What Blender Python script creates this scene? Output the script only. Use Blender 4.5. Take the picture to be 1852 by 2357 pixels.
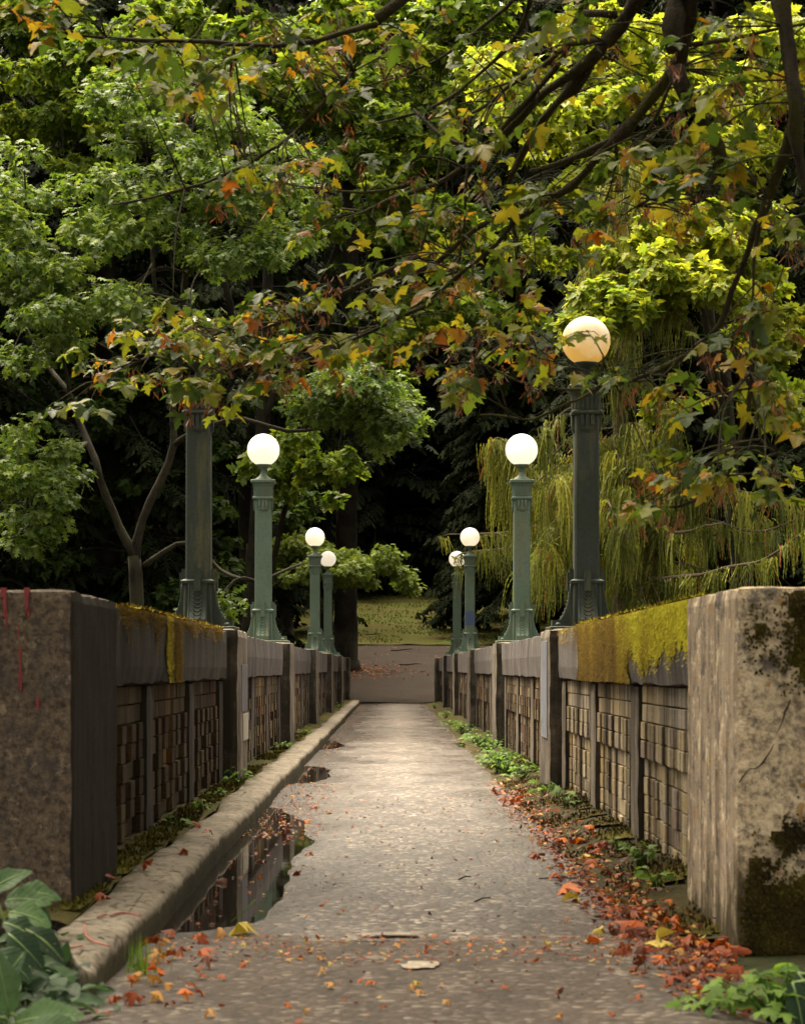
import bpy, bmesh, math, random
import numpy as np
from mathutils import Vector, Matrix, Euler, noise as mnoise

random.seed(11)
rng = np.random.default_rng(11)
SC = bpy.context.scene
COL = SC.collection
for o in list(bpy.data.objects):
    bpy.data.objects.remove(o)

# ------------------------------------------------------------------ camera, sky, sun, exposure
F = 5082.0          # focal length of the photograph in its own pixels
EYE = 1.02          # camera height above the bridge deck (m)
S = 9.1             # spacing of the parapet posts (m)

cam_d = bpy.data.cameras.new('camera')
cam = bpy.data.objects.new('camera', cam_d)
COL.objects.link(cam)
cam.location = (0, 0, EYE)
cam.rotation_euler = (math.radians(90), 0, 0)
cam_d.sensor_fit = 'VERTICAL'
cam_d.sensor_height = 36.0
cam_d.sensor_width = 36.0
cam_d.lens = 36.0 * F / 2357.0
cam_d.shift_y = 359.5 / 2357.0
cam_d.shift_x = 23.0 / 2357.0
cam_d.clip_end = 2000
cam_d.dof.use_dof = True
cam_d.dof.focus_distance = 27.0
cam_d.dof.aperture_fstop = 8.0
SC.camera = cam

world = bpy.data.worlds.new('World')
SC.world = world
world.use_nodes = True
wt = world.node_tree
for n in list(wt.nodes):
    wt.nodes.remove(n)
SUN_ELEV, SUN_ROT = 66.0, 325.0      # degrees; veiled sun high over the far left of the bridge
sky = wt.nodes.new('ShaderNodeTexSky')
sky.sky_type = 'NISHITA'
sky.sun_disc = False
sky.sun_elevation = math.radians(SUN_ELEV)
sky.sun_rotation = math.radians(SUN_ROT)
sky.dust_density = 4.0
hsv = wt.nodes.new('ShaderNodeHueSaturation')
hsv.inputs['Saturation'].default_value = 0.12
bg = wt.nodes.new('ShaderNodeBackground')
bg.inputs['Strength'].default_value = 0.055
wo = wt.nodes.new('ShaderNodeOutputWorld')
wt.links.new(sky.outputs[0], hsv.inputs['Color'])
warm = wt.nodes.new('ShaderNodeMix'); warm.data_type = 'RGBA'; warm.blend_type = 'MULTIPLY'
warm.inputs[0].default_value = 1.0; warm.inputs[7].default_value = (1.0, .925, .79, 1)      # milky, warm overcast
wt.links.new(hsv.outputs[0], warm.inputs[6])
wt.links.new(warm.outputs[2], bg.inputs['Color'])
wt.links.new(bg.outputs[0], wo.inputs['Surface'])

sun_d = bpy.data.lights.new('sun', 'SUN')
sun_d.energy = 1.5
sun_d.angle = math.radians(65)
sun_d.color = (1.0, 0.86, 0.61)
sun = bpy.data.objects.new('sun', sun_d)
COL.objects.link(sun)
_e, _a = math.radians(SUN_ELEV), math.radians(SUN_ROT)
sun_dir = Vector((math.sin(_a) * math.cos(_e), math.cos(_a) * math.cos(_e), math.sin(_e)))  # towards the sun
sun.rotation_euler = sun_dir.to_track_quat('Z', 'Y').to_euler()
sun.location = (-10, 0, 60)

SC.view_settings.view_transform = 'Standard'
SC.view_settings.look = 'None'
SC.view_settings.gamma = 1.0
SC.view_settings.exposure = 3.3
SC.view_settings.use_curve_mapping = False
SC.render.engine = 'CYCLES'
SC.cycles.max_bounces = 6
SC.cycles.diffuse_bounces = 2
SC.cycles.transmission_bounces = 4
SC.cycles.use_denoising = True

# ------------------------------------------------------------------ helpers
def at(px, py, Y):
    """World point seen at pixel (px, py) of the photograph at distance Y."""
    return Vector(((px - 903.0) * Y / F, Y, EYE - (py - 1538.0) * Y / F))

K = 1852.0 / 1708.0
def atd(px, py, Y):
    return at(px * K, py * K, Y)

def tag(o, label=None, cat=None, group=None, kind=None):
    if label: o['label'] = label
    if cat: o['category'] = cat
    if group: o['group'] = group
    if kind: o['kind'] = kind
    return o

def empty(name, loc=(0, 0, 0), label=None, cat=None, group=None, kind=None):
    o = bpy.data.objects.new(name, None)
    o.empty_display_size = 0.2
    COL.objects.link(o)
    o.location = loc
    return tag(o, label, cat, group, kind)

def wloc(o):
    v = Vector((0, 0, 0))
    while o is not None:
        v += o.location
        o = o.parent
    return v

def link_mesh(name, me, mat, parent=None, kind=None):
    o = bpy.data.objects.new(name, me)
    if mat is not None and len(me.materials) == 0:
        for m in (mat if isinstance(mat, (list, tuple)) else [mat]):
            me.materials.append(m)
    COL.objects.link(o)
    if parent is not None:
        o.parent = parent
    if kind: o['kind'] = kind
    return o

def np_mesh(name, V, faces, rnd=None, smooth=False):
    """V (n,3), faces (m,k) all with the same k."""
    V = np.asarray(V, dtype=np.float32); faces = np.asarray(faces, dtype=np.int32)
    me = bpy.data.meshes.new(name)
    n, (m, k) = len(V), faces.shape
    me.vertices.add(n); me.vertices.foreach_set('co', V.ravel())
    me.loops.add(m * k); me.loops.foreach_set('vertex_index', faces.ravel())
    me.polygons.add(m)
    me.polygons.foreach_set('loop_start', np.arange(0, m * k, k, dtype=np.int32))
    if smooth:
        me.polygons.foreach_set('use_smooth', np.ones(m, dtype=bool))
    me.update(calc_edges=True)
    if rnd is not None:
        a = me.attributes.new('rnd', 'FLOAT', 'FACE')
        a.data.foreach_set('value', np.asarray(rnd, dtype=np.float32))
    return me

class MB:
    """Collects boxes, lofts and tubes; build() links them as one mesh object."""
    def __init__(s):
        s.v, s.f, s.sm, s.r, s.cur = [], [], [], [], 0.5
    def add(s, vs, fs, smooth=False):
        b = len(s.v)
        s.v.extend([tuple(v) for v in vs])
        for f in fs:
            s.f.append(tuple(b + i for i in f)); s.sm.append(smooth); s.r.append(s.cur)
        return s
    def box(s, x0, x1, y0, y1, z0, z1, ch=0.0):
        x0, x1 = min(x0, x1), max(x0, x1)
        if ch <= 0:
            vs = [(x0,y0,z0),(x1,y0,z0),(x1,y1,z0),(x0,y1,z0),(x0,y0,z1),(x1,y0,z1),(x1,y1,z1),(x0,y1,z1)]
            fs = [(0,3,2,1),(4,5,6,7),(0,1,5,4),(1,2,6,5),(2,3,7,6),(3,0,4,7)]
            return s.add(vs, fs)
        bm = bmesh.new()
        bmesh.ops.create_cube(bm, size=1)
        for v in bm.verts:
            v.co = Vector((x0 + (v.co.x + .5) * (x1 - x0), y0 + (v.co.y + .5) * (y1 - y0), z0 + (v.co.z + .5) * (z1 - z0)))
        bmesh.ops.bevel(bm, geom=list(bm.edges), offset=ch, segments=1, affect='EDGES')
        bm.verts.index_update()
        s.add([v.co.copy() for v in bm.verts], [[v.index for v in f.verts] for f in bm.faces])
        bm.free()
        return s
    def loft(s, rings, cap=True, smooth=False):
        n = len(rings[0])
        vs = [p for r in rings for p in r]
        fs = []
        for i in range(len(rings) - 1):
            for j in range(n):
                k = (j + 1) % n
                fs.append((i*n+j, i*n+k, (i+1)*n+k, (i+1)*n+j))
        if cap:
            fs.append(tuple(range(n))[::-1]); fs.append(tuple((len(rings)-1)*n + j for j in range(n)))
        return s.add(vs, fs, smooth)
    def lathe(s, prof, seg=20, c=(0, 0), smooth=True, cap=True):
        rings = [[(c[0]+r*math.cos(2*math.pi*j/seg), c[1]+r*math.sin(2*math.pi*j/seg), z) for j in range(seg)] for r, z in prof]
        return s.loft(rings, cap, smooth)
    def sq(s, secs, ch=0.15, cap=True):
        """Square loft: secs = [(z, half)], corner chamfer as a share of half."""
        rings = []
        for z, h in secs:
            c = h * ch
            rings.append([(h-c,-h,z),(h,-h+c,z),(h,h-c,z),(h-c,h,z),(-h+c,h,z),(-h,h-c,z),(-h,-h+c,z),(-h+c,-h,z)])
        return s.loft(rings, cap)
    def tube(s, pts, rad, seg=6, wob=0.0):
        pts = [Vector(p) for p in pts]
        n = len(pts)
        if not isinstance(rad, (list, tuple, np.ndarray)):
            rad = [rad] * n
        up = Vector((0.13, 0.31, 0.94)).normalized()
        rings = []
        for i, p in enumerate(pts):
            d = (pts[min(i+1, n-1)] - pts[max(i-1, 0)])
            if d.length < 1e-9: d = Vector((0, 0, 1))
            d.normalize()
            a = d.cross(up)
            if a.length < 1e-3: a = d.cross(Vector((1, 0, 0)))
            a.normalize(); b = d.cross(a)
            ring = []
            for j in range(seg):
                t = 2 * math.pi * j / seg
                r = rad[i] * (1 + (wob * (random.random() - .5) * 2 if wob else 0))
                ring.append(p + a * (r * math.cos(t)) + b * (r * math.sin(t)))
            rings.append(ring)
        return s.loft(rings, True, True)
    def build(s, name, mat, parent=None, kind=None, local=False, rnd=False):
        off = Vector((0, 0, 0)) if (local or parent is None) else wloc(parent)
        me = bpy.data.meshes.new(name)
        me.from_pydata([(v[0]-off.x, v[1]-off.y, v[2]-off.z) for v in s.v], [], s.f)
        me.polygons.foreach_set('use_smooth', s.sm)
        if rnd:
            a = me.attributes.new('rnd', 'FLOAT', 'FACE')
            a.data.foreach_set('value', np.array(s.r, dtype=np.float32))
        me.update()
        return link_mesh(name, me, mat, parent, kind)

def spline(pts, step=0.25):
    """Catmull-Rom through pts (Vectors), also interpolating extra components given as tuples (Vector, radius)."""
    P = [Vector(p) for p, _ in pts]; R = [r for _, r in pts]
    out, rad = [], []
    for i in range(len(P) - 1):
        p0, p1, p2, p3 = P[max(i-1, 0)], P[i], P[i+1], P[min(i+2, len(P)-1)]
        n = max(2, int((p2 - p1).length / step))
        for k in range(n):
            t = k / n
            out.append(0.5 * ((2*p1) + (p2-p0)*t + (2*p0-5*p1+4*p2-p3)*t*t + (-p0+3*p1-3*p2+p3)*t**3))
            rad.append(R[i] + (R[i+1] - R[i]) * t)
    out.append(P[-1]); rad.append(R[-1])
    return out, rad

def nz(x, y, z, sc=1.0):
    return mnoise.noise((x*sc, y*sc, z*sc))

def sstep(a, b, x):
    t = min(1.0, max(0.0, (x - a) / (b - a)))
    return t * t * (3 - 2 * t)

M_ = None
def rough_box(x0, x1, y0, y1, z0, z1, step=0.06, amp=0.006, rnd_edge=0.012, mb=None, wave=None):
    """Weathered concrete block: gridded faces, chipped rounded edges."""
    x0, x1 = min(x0, x1), max(x0, x1)
    mb = mb or MB()
    nx, ny, nzz = [max(1, min(60, int(round((b - a) / step)))) for a, b in ((x0, x1), (y0, y1), (z0, z1))]
    idx, vs, fs = {}, [], []
    def vert(i, j, k):
        key = (i, j, k)
        if key in idx: return idx[key]
        x, y, z = x0+(x1-x0)*i/nx, y0+(y1-y0)*j/ny, z0+(z1-z0)*k/nzz
        ex = (i in (0, nx)); ey = (j in (0, ny)); ez = (k in (0, nzz))
        cnt = ex + ey + ez
        if cnt >= 2:
            e = rnd_edge * (0.6 + 0.9 * max(0.0, nz(x, y, z, 7.0) + .35))
            if ex: x += e if i == 0 else -e
            if ey: y += e if j == 0 else -e
            if ez: z += e if k == 0 else -e
        d = mnoise.noise_vector((x*5, y*5, z*5)) * amp + mnoise.noise_vector((x*17, y*17, z*17)) * amp * .5
        x += d.x; y += d.y; z += d.z
        if wave and k == 0: z += wave(y)
        idx[key] = len(vs); vs.append((x, y, z))
        return idx[key]
    for i in range(nx):
        for j in range(ny):
            fs.append((vert(i,j,0), vert(i,j+1,0), vert(i+1,j+1,0), vert(i+1,j,0)))
            fs.append((vert(i,j,nzz), vert(i+1,j,nzz), vert(i+1,j+1,nzz), vert(i,j+1,nzz)))
    for i in range(nx):
        for k in range(nzz):
            fs.append((vert(i,0,k), vert(i+1,0,k), vert(i+1,0,k+1), vert(i,0,k+1)))
            fs.append((vert(i,ny,k), vert(i,ny,k+1), vert(i+1,ny,k+1), vert(i+1,ny,k)))
    for j in range(ny):
        for k in range(nzz):
            fs.append((vert(0,j,k), vert(0,j,k+1), vert(0,j+1,k+1), vert(0,j+1,k)))
            fs.append((vert(nx,j,k), vert(nx,j+1,k), vert(nx,j+1,k+1), vert(nx,j,k+1)))
    mb.add(vs, fs, False)
    return mb

# ------------------------------------------------------------------ materials
class Mat:
    def __init__(s, name):
        s.m = bpy.data.materials.new(name)
        s.m.use_nodes = True
        s.t = s.m.node_tree
        for n in list(s.t.nodes): s.t.nodes.remove(n)
        s.out = s.t.nodes.new('ShaderNodeOutputMaterial')
        s.b = s.t.nodes.new('ShaderNodeBsdfPrincipled')
        s.t.links.new(s.b.outputs[0], s.out.inputs['Surface'])
        s.geo = s.t.nodes.new('ShaderNodeNewGeometry')
    def set(s, sock, v):
        if isinstance(v, bpy.types.NodeSocket): s.t.links.new(v, sock)
        elif isinstance(v, (tuple, list)): sock.default_value = (*v, 1.0) if len(v) == 3 and sock.type == 'RGBA' else v
        else: sock.default_value = v
    def inp(s, **kw):
        for k, v in kw.items():
            s.set(s.b.inputs[k.replace('_', ' ')], v)
        return s
    def coord(s, stretch=(1, 1, 1), off=(0, 0, 0)):
        mp = s.t.nodes.new('ShaderNodeMapping')
        mp.inputs['Scale'].default_value = stretch; mp.inputs['Location'].default_value = off
        s.t.links.new(s.geo.outputs['Position'], mp.inputs['Vector'])
        return mp.outputs[0]
    def noise(s, scale=5, detail=5, rough=.6, stretch=(1, 1, 1), off=(0, 0, 0), dist=0.0):
        n = s.t.nodes.new('ShaderNodeTexNoise')
        n.inputs['Scale'].default_value = scale; n.inputs['Detail'].default_value = detail
        n.inputs['Roughness'].default_value = rough; n.inputs['Distortion'].default_value = dist
        s.t.links.new(s.coord(stretch, off), n.inputs['Vector'])
        return n.outputs['Fac']
    def voro(s, scale=5, stretch=(1, 1, 1), feature='F1', out='Distance', rand=1.0):
        n = s.t.nodes.new('ShaderNodeTexVoronoi')
        n.feature = feature; n.inputs['Scale'].default_value = scale; n.inputs['Randomness'].default_value = rand
        s.t.links.new(s.coord(stretch), n.inputs['Vector'])
        return n.outputs[out]
    def ramp(s, fac, stops, interp='LINEAR'):
        r = s.t.nodes.new('ShaderNodeValToRGB')
        r.color_ramp.interpolation = interp
        el = r.color_ramp.elements
        while len(el) < len(stops): el.new(0.5)
        for e, (p, c) in zip(el, stops):
            e.position = p
            e.color = (c, c, c, 1) if isinstance(c, (int, float)) else (*c, 1)
        s.set(r.inputs['Fac'], fac)
        return r.outputs['Color']
    def mix(s, fac, a, b, mode='MIX'):
        n = s.t.nodes.new('ShaderNodeMix'); n.data_type = 'RGBA'; n.blend_type = mode
        s.set(n.inputs[0], fac); s.set(n.inputs[6], a); s.set(n.inputs[7], b)
        return n.outputs[2]
    def math(s, op, a, b=0.0, clamp=False):
        n = s.t.nodes.new('ShaderNodeMath'); n.operation = op; n.use_clamp = clamp
        s.set(n.inputs[0], a); s.set(n.inputs[1], b)
        return n.outputs[0]
    def xyz(s):
        n = s.t.nodes.new('ShaderNodeSeparateXYZ')
        s.t.links.new(s.geo.outputs['Position'], n.inputs[0])
        return n.outputs
    def nrm(s):
        n = s.t.nodes.new('ShaderNodeSeparateXYZ')
        s.t.links.new(s.geo.outputs['Normal'], n.inputs[0])
        return n.outputs
    def attr(s, name='rnd'):
        n = s.t.nodes.new('ShaderNodeAttribute'); n.attribute_name = name
        return n.outputs['Fac']
    def orand(s):
        return s.t.nodes.new('ShaderNodeObjectInfo').outputs['Random']
    def bump(s, h, strength=.5, dist=.01):
        n = s.t.nodes.new('ShaderNodeBump')
        n.inputs['Strength'].default_value = strength; n.inputs['Distance'].default_value = dist
        s.set(n.inputs['Height'], h)
        s.t.links.new(n.outputs[0], s.b.inputs['Normal'])
        return s
    def translucent(s, color, amount):
        tr = s.t.nodes.new('ShaderNodeBsdfTranslucent'); s.set(tr.inputs['Color'], color)
        mx = s.t.nodes.new('ShaderNodeMixShader'); mx.inputs[0].default_value = amount
        s.t.links.new(s.b.outputs[0], mx.inputs[1]); s.t.links.new(tr.outputs[0], mx.inputs[2])
        s.t.links.new(mx.outputs[0], s.out.inputs['Surface'])
        return s

def concrete(name, light, dark, streak=0.6, algae=(0.022, 0.019, 0.006), algae_amt=0.6, base_dirt=0.5, side=0.0):
    m = Mat(name)
    big = m.noise(1.6, 5, .65)
    c = m.mix(m.ramp(big, [(.3, 0.0), (.7, 1.0)]), dark, light)
    st = m.noise(1.0, 6, .7, stretch=(9, 9, .55))
    c = m.mix(m.math('MULTIPLY', m.ramp(st, [(.42, 0.0), (.62, 1.0)]), streak), c, tuple(v * .38 for v in dark))
    pale = m.noise(1.0, 4, .6, stretch=(7, 7, .35), off=(3, 1, 7))
    c = m.mix(m.math('MULTIPLY', m.ramp(pale, [(.58, 0.0), (.72, 1.0)]), .55), c, tuple(min(.6, v * 1.5) for v in light))
    sp = m.noise(60, 3, .7)
    c = m.mix(m.ramp(sp, [(.35, .55), (.5, 0.0)]), c, tuple(v * .5 for v in dark))
    al = m.noise(2.3, 6, .7, off=(5, 2, 1))
    z = m.xyz()[2]
    low = m.math('ADD', al, m.math('MULTIPLY', m.math('SUBTRACT', 0.35, z), base_dirt))
    c = m.mix(m.math('MULTIPLY', m.ramp(low, [(.56, 0.0), (.74, 1.0)]), algae_amt), c, algae)
    if side:      # near-black mottling on the faces turned to the near end
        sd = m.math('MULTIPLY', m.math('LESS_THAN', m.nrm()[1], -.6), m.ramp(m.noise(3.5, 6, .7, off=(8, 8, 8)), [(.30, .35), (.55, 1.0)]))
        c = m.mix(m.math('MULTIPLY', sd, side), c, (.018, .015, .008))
    h = m.math('ADD', m.math('MULTIPLY', sp, .5), m.noise(14, 5, .7))
    m.inp(Base_Color=c, Roughness=.88, Specular_IOR_Level=.25).bump(h, .55, .012)
    return m.m

M = {}
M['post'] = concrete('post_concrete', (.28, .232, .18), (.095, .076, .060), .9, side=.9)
M['coping'] = concrete('coping_concrete', (.17, .145, .135), (.072, .060, .058), .75, algae_amt=.3)
M['pier'] = concrete('pier_concrete', (.36, .30, .215), (.17, .14, .105), .45, algae=(.05, .038, .012), algae_amt=.85, base_dirt=.75)
def kerb_mat():
    m = Mat('kerb_worn_concrete')
    sp = m.noise(40, 6, .75); big = m.noise(2.2, 6, .7)
    c = m.mix(m.ramp(big, [(.35, 0.0), (.65, 1.0)]), (.165, .14, .112), (.28, .24, .19))
    c = m.mix(m.ramp(sp, [(.34, .6), (.5, 0.0)]), c, (.11, .085, .06))
    scr = m.noise(1.0, 5, .7, stretch=(6, 20, 6), off=(2, 0, 0))
    c = m.mix(m.ramp(scr, [(.56, 0.0), (.66, .5)]), c, (.14, .105, .07))
    o = m.xyz()
    face = m.math('MULTIPLY', m.math('SUBTRACT', .085, o[2]), 9.0)
    al = m.math('ADD', m.noise(5, 6, .7), m.math('MINIMUM', face, .35))
    c = m.mix(m.ramp(al, [(.55, 0.0), (.75, .9)]), c, (.040, .034, .014))
    inn = m.math('ADD', m.noise(4, 6, .7, off=(3, 3, 1)), m.math('MULTIPLY', m.math('SUBTRACT', -1.06, o[0]), 2.2))
    c = m.mix(m.ramp(inn, [(.56, 0.0), (.78, .85)]), c, (.055, .045, .018))
    ck = m.voro(2.2, stretch=(1.0, .55, 1.0), feature='DISTANCE_TO_EDGE')
    crk = m.math('ADD', ck, m.math('MULTIPLY', m.math('SUBTRACT', m.noise(9, 5, .7), .5), .10))
    c = m.mix(m.ramp(crk, [(.0, .8), (.016, 0.0)]), c, (.05, .038, .025))
    pit = m.noise(23, 5, .8, off=(1, 1, 1))
    c = m.mix(m.ramp(pit, [(.33, .7), (.43, 0.0)]), c, (.10, .08, .055))
    m.inp(Base_Color=c, Roughness=.9, Specular_IOR_Level=.2).bump(m.math('ADD', m.math('ADD', m.math('MULTIPLY', sp, .7), m.noise(12, 5, .7)), m.ramp(pit, [(.3, 0.0), (.45, 1.0)])), 1.0, .016)
    return m.m
M['coping_dark'] = concrete('coping_concrete_dark', (.062, .051, .042), (.020, .016, .012), .8, algae_amt=.6, side=.8)  # darker coping tone for the near left bay
M['kerb'] = concrete('kerb_concrete', (.36, .31, .25), (.22, .19, .155), .2, algae_amt=.35)
M['under'] = concrete('bridge_concrete', (.22, .2, .17), (.12, .11, .10), .5)

def pier_end(name):
    """Pier with lichen blotches, a paler cast and rusty spots."""
    m = Mat(name)
    sp = m.noise(34, 6, .75)
    c = m.mix(m.ramp(sp, [(.38, 0.0), (.58, 1.0)]), (.20, .155, .105), (.64, .50, .33))
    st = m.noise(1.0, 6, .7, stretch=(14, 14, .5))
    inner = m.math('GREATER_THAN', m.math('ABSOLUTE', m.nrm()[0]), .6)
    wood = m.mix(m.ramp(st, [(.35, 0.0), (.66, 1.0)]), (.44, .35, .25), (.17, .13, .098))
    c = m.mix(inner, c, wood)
    bl = m.noise(9, 6, .7, off=(2, 9, 4))
    c = m.mix(m.ramp(bl, [(.53, 0.0), (.62, .85)]), c, (.085, .075, .07))
    lime = m.noise(8, 6, .78, off=(7, 1, 2))
    c = m.mix(m.ramp(lime, [(.54, 0.0), (.64, .85)]), c, (.78, .64, .44))
    ru = m.noise(13, 3, .5, off=(1, 4, 8))
    c = m.mix(m.ramp(ru, [(.64, 0.0), (.70, .8)]), c, (.32, .17, .03))
    z = m.xyz()[2]
    al = m.math('ADD', m.noise(1.0, 6, .72, stretch=(5, 5, 1.6), off=(5, 2, 1)), m.math('MULTIPLY', m.math('SUBTRACT', .42, z), .55))
    c = m.mix(m.ramp(al, [(.56, 0.0), (.70, .92)]), c, (.045, .034, .012))
    h = m.math('ADD', m.math('MULTIPLY', sp, .7), m.noise(70, 4, .7))
    m.inp(Base_Color=c, Roughness=.9, Specular_IOR_Level=.2).bump(h, .7, .014)
    return m.m
M['pier_end'] = pier_end('pier_weathered_concrete')

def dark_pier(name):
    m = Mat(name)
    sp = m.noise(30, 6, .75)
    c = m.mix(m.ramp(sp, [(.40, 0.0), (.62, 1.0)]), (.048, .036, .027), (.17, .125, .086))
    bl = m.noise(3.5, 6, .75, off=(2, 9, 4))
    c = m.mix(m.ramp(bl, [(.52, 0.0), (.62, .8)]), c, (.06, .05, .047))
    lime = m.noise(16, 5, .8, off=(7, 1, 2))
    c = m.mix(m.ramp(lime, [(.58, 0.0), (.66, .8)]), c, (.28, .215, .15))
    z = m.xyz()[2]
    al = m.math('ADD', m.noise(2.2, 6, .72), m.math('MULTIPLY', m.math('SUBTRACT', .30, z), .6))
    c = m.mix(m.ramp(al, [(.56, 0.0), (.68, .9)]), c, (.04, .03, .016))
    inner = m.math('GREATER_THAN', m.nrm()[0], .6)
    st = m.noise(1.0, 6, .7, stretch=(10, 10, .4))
    inner_dark = m.mix(m.ramp(st, [(.35, 0.0), (.65, 1.0)]), (.024, .019, .012), (.009, .007, .005))
    c = m.mix(inner, c, inner_dark)  # face towards the path goes near-black with vertical streaks
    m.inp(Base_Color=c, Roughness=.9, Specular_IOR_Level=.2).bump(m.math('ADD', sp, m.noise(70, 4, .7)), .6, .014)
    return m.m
M['pier_dark'] = dark_pier('pier_stained_concrete')

TAN = [(0, (.44, .36, .235)), (.2, (.50, .41, .27)), (.38, (.38, .32, .235)), (.52, (.46, .36, .215)), (.66, (.38, .32, .26)), (.8, (.32, .235, .185)), (.9, (.47, .37, .20))]
def brick_mat(name, use_obj, dark=1.0, cols=None):
    m = Mat(name)
    r = m.orand() if use_obj else m.attr()
    c = m.ramp(r, cols or [(0, (.34, .265, .15)), (.2, (.40, .31, .17)), (.38, (.27, .215, .14)), (.52, (.24, .13, .10)), (.66, (.30, .25, .19)), (.8, (.19, .10, .085)), (1, (.38, .27, .11))], 'CONSTANT')
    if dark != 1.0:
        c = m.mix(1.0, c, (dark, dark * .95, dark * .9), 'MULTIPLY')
    st = m.noise(1.0, 6, .7, stretch=(6, 6, .30))
    c = m.mix(m.ramp(st, [(.44, 0.0), (.60, .85)]), c, (.030, .020, .011))
    sw = m.noise(1.0, 5, .65, stretch=(2.4, 2.4, .25), off=(1, 7, 3))
    c = m.mix(m.ramp(sw, [(.43, 0.0), (.56, .85)]), c, (.028, .018, .008))
    rust = m.noise(1.0, 4, .6, stretch=(4, 3, .5), off=(9, 3, 2))
    c = m.mix(m.ramp(rust, [(.54, 0.0), (.68, .55)]), c, (.23, .125, .03))
    z = m.xyz()[2]
    al = m.math('ADD', m.noise(2.6, 6, .7, off=(5, 2, 1)), m.math('MULTIPLY', m.math('SUBTRACT', .30, z), .6))
    c = m.mix(m.ramp(al, [(.56, 0.0), (.72, .85)]), c, (.045, .036, .014))
    sp = m.noise(55, 4, .7)
    c = m.mix(m.ramp(sp, [(.34, .5), (.48, 0.0)]), c, (.06, .045, .03))
    m.inp(Base_Color=c, Roughness=.9, Specular_IOR_Level=.2).bump(m.math('ADD', sp, m.math('MULTIPLY', m.noise(18, 5, .7), 1.5)), .9, .014)
    return m.m
M['brick'] = brick_mat('brick_clay', True, 1.0, TAN)
M['brick_dark'] = brick_mat('brick_clay_dark', True, .24)  # same clay darkened for the near left bay
M['brick_far'] = brick_mat('brick_clay_courses', False)
mm = Mat('mortar'); mm.inp(Base_Color=m_ if (m_ := mm.mix(mm.noise(9, 5), (.10, .078, .05), (.20, .155, .10))) else None, Roughness=.95); M['mortar'] = mm.m

def asphalt(name, base, dark, agg=.5, wet=0.0, dry=.80):
    m = Mat(name)
    big = m.noise(.9, 5, .6)
    c = m.mix(m.ramp(big, [(.3, 0.0), (.7, 1.0)]), dark, base)
    v = m.voro(38, out='Color')
    v2 = m.voro(38)
    vr = m.t.nodes.new('ShaderNodeSeparateColor'); m.t.links.new(v, vr.inputs[0])
    peb = m.ramp(vr.outputs[0], [(0, tuple(x*.35 for x in base)), (.5, tuple(x*.9 for x in base)), (.76, (.14, .11, .09)), (.89, (.28, .23, .185)), (.965, (.55, .48, .40))], 'LINEAR')
    c = m.mix(agg, c, peb)
    leafd = m.noise(18, 4, .7, off=(4, 4, 0))
    c = m.mix(m.ramp(leafd, [(.62, 0.0), (.72, .5)]), c, (.10, .045, .022))
    x = m.xyz()
    wn = m.noise(1.3, 5, .6, stretch=(1, .5, 1))
    edge = m.math('MULTIPLY', m.math('ABSOLUTE', m.math('ADD', x[0], -.12)), .55)
    wv = m.math('ADD', m.math('ADD', wn, edge), wet)
    low = m.ramp(m.math('ADD', x[2], m.math('MULTIPLY', m.noise(7, 4, .7), .012)), [(0.0, 1.0), (1.0, 0.0)]) if False else m.math('MULTIPLY', m.math('SUBTRACT', m.math('MULTIPLY', m.math('SUBTRACT', m.noise(7, 4, .7), .5), .02), m.math('ADD', x[2], .004)), 70.0, True)
    st2 = m.noise(2.6, 6, .72, stretch=(1.6, .6, 1), off=(2, 6, 0))
    c = m.mix(m.ramp(st2, [(.46, 0.0), (.64, .6)]), c, tuple(v_ * .45 for v_ in dark))
    wetm = m.math('MAXIMUM', low, m.ramp(wv, [(.50, 0.0), (.98, 1.0)]))
    c = m.mix(m.math('MULTIPLY', wetm, .62), c, (.04, .03, .03))
    ro = m.math('SUBTRACT', dry, m.math('MULTIPLY', wetm, dry - .22))
    h = m.math('ADD', m.math('MULTIPLY', v2, -1.0), m.math('MULTIPLY', m.noise(140, 3), .5))
    m.inp(Base_Color=c, Roughness=ro, Specular_IOR_Level=.28).bump(h, .8, .010)
    return m.m
M['deck'] = asphalt('bridge_asphalt', (.095, .073, .063), (.052, .037, .033), .75, .05, .55)
M['path'] = asphalt('near_asphalt', (.062, .045, .035), (.044, .031, .024), .24, -.35)

mm = Mat('puddle_water')
mm.inp(Base_Color=(.012, .010, .008), Roughness=mm.math('MULTIPLY', mm.noise(3, 3), .05), Specular_IOR_Level=.6, IOR=1.33)
mm.bump(mm.noise(9, 3, .5), .02, .01)
M['water'] = mm.m

def ground_mat(name, a, b, c3):
    m = Mat(name)
    n1 = m.noise(.7, 6, .65); n2 = m.noise(14, 5, .75); n3 = m.noise(45, 4, .7)
    c = m.mix(m.ramp(n1, [(.38, 0.0), (.62, 1.0)]), a, b)
    c = m.mix(m.ramp(n2, [(.5, 0.0), (.66, .8)]), c, c3)
    c = m.mix(m.ramp(n3, [(.35, .6), (.5, 0.0)]), c, tuple(v * .4 for v in a))
    m.inp(Base_Color=c, Roughness=.95, Specular_IOR_Level=.15).bump(m.math('ADD', n2, n3), .8, .03)
    return m.m
M['soil'] = ground_mat('forest_soil', (.030, .026, .012), (.030, .040, .014), (.055, .032, .016))
M['lawn'] = ground_mat('lawn_ground', (.085, .11, .02), (.10, .075, .026), (.075, .04, .022))
M['gravel'] = ground_mat('gravel_ground', (.062, .048, .040), (.048, .036, .030), (.078, .062, .052))
M['fillet'] = ground_mat('mossy_soil', (.035, .029, .013), (.06, .053, .013), (.07, .042, .024))
M['mossbed'] = ground_mat('kerb_moss', (.045, .040, .012), (.085, .075, .014), (.04, .03, .016))

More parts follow.
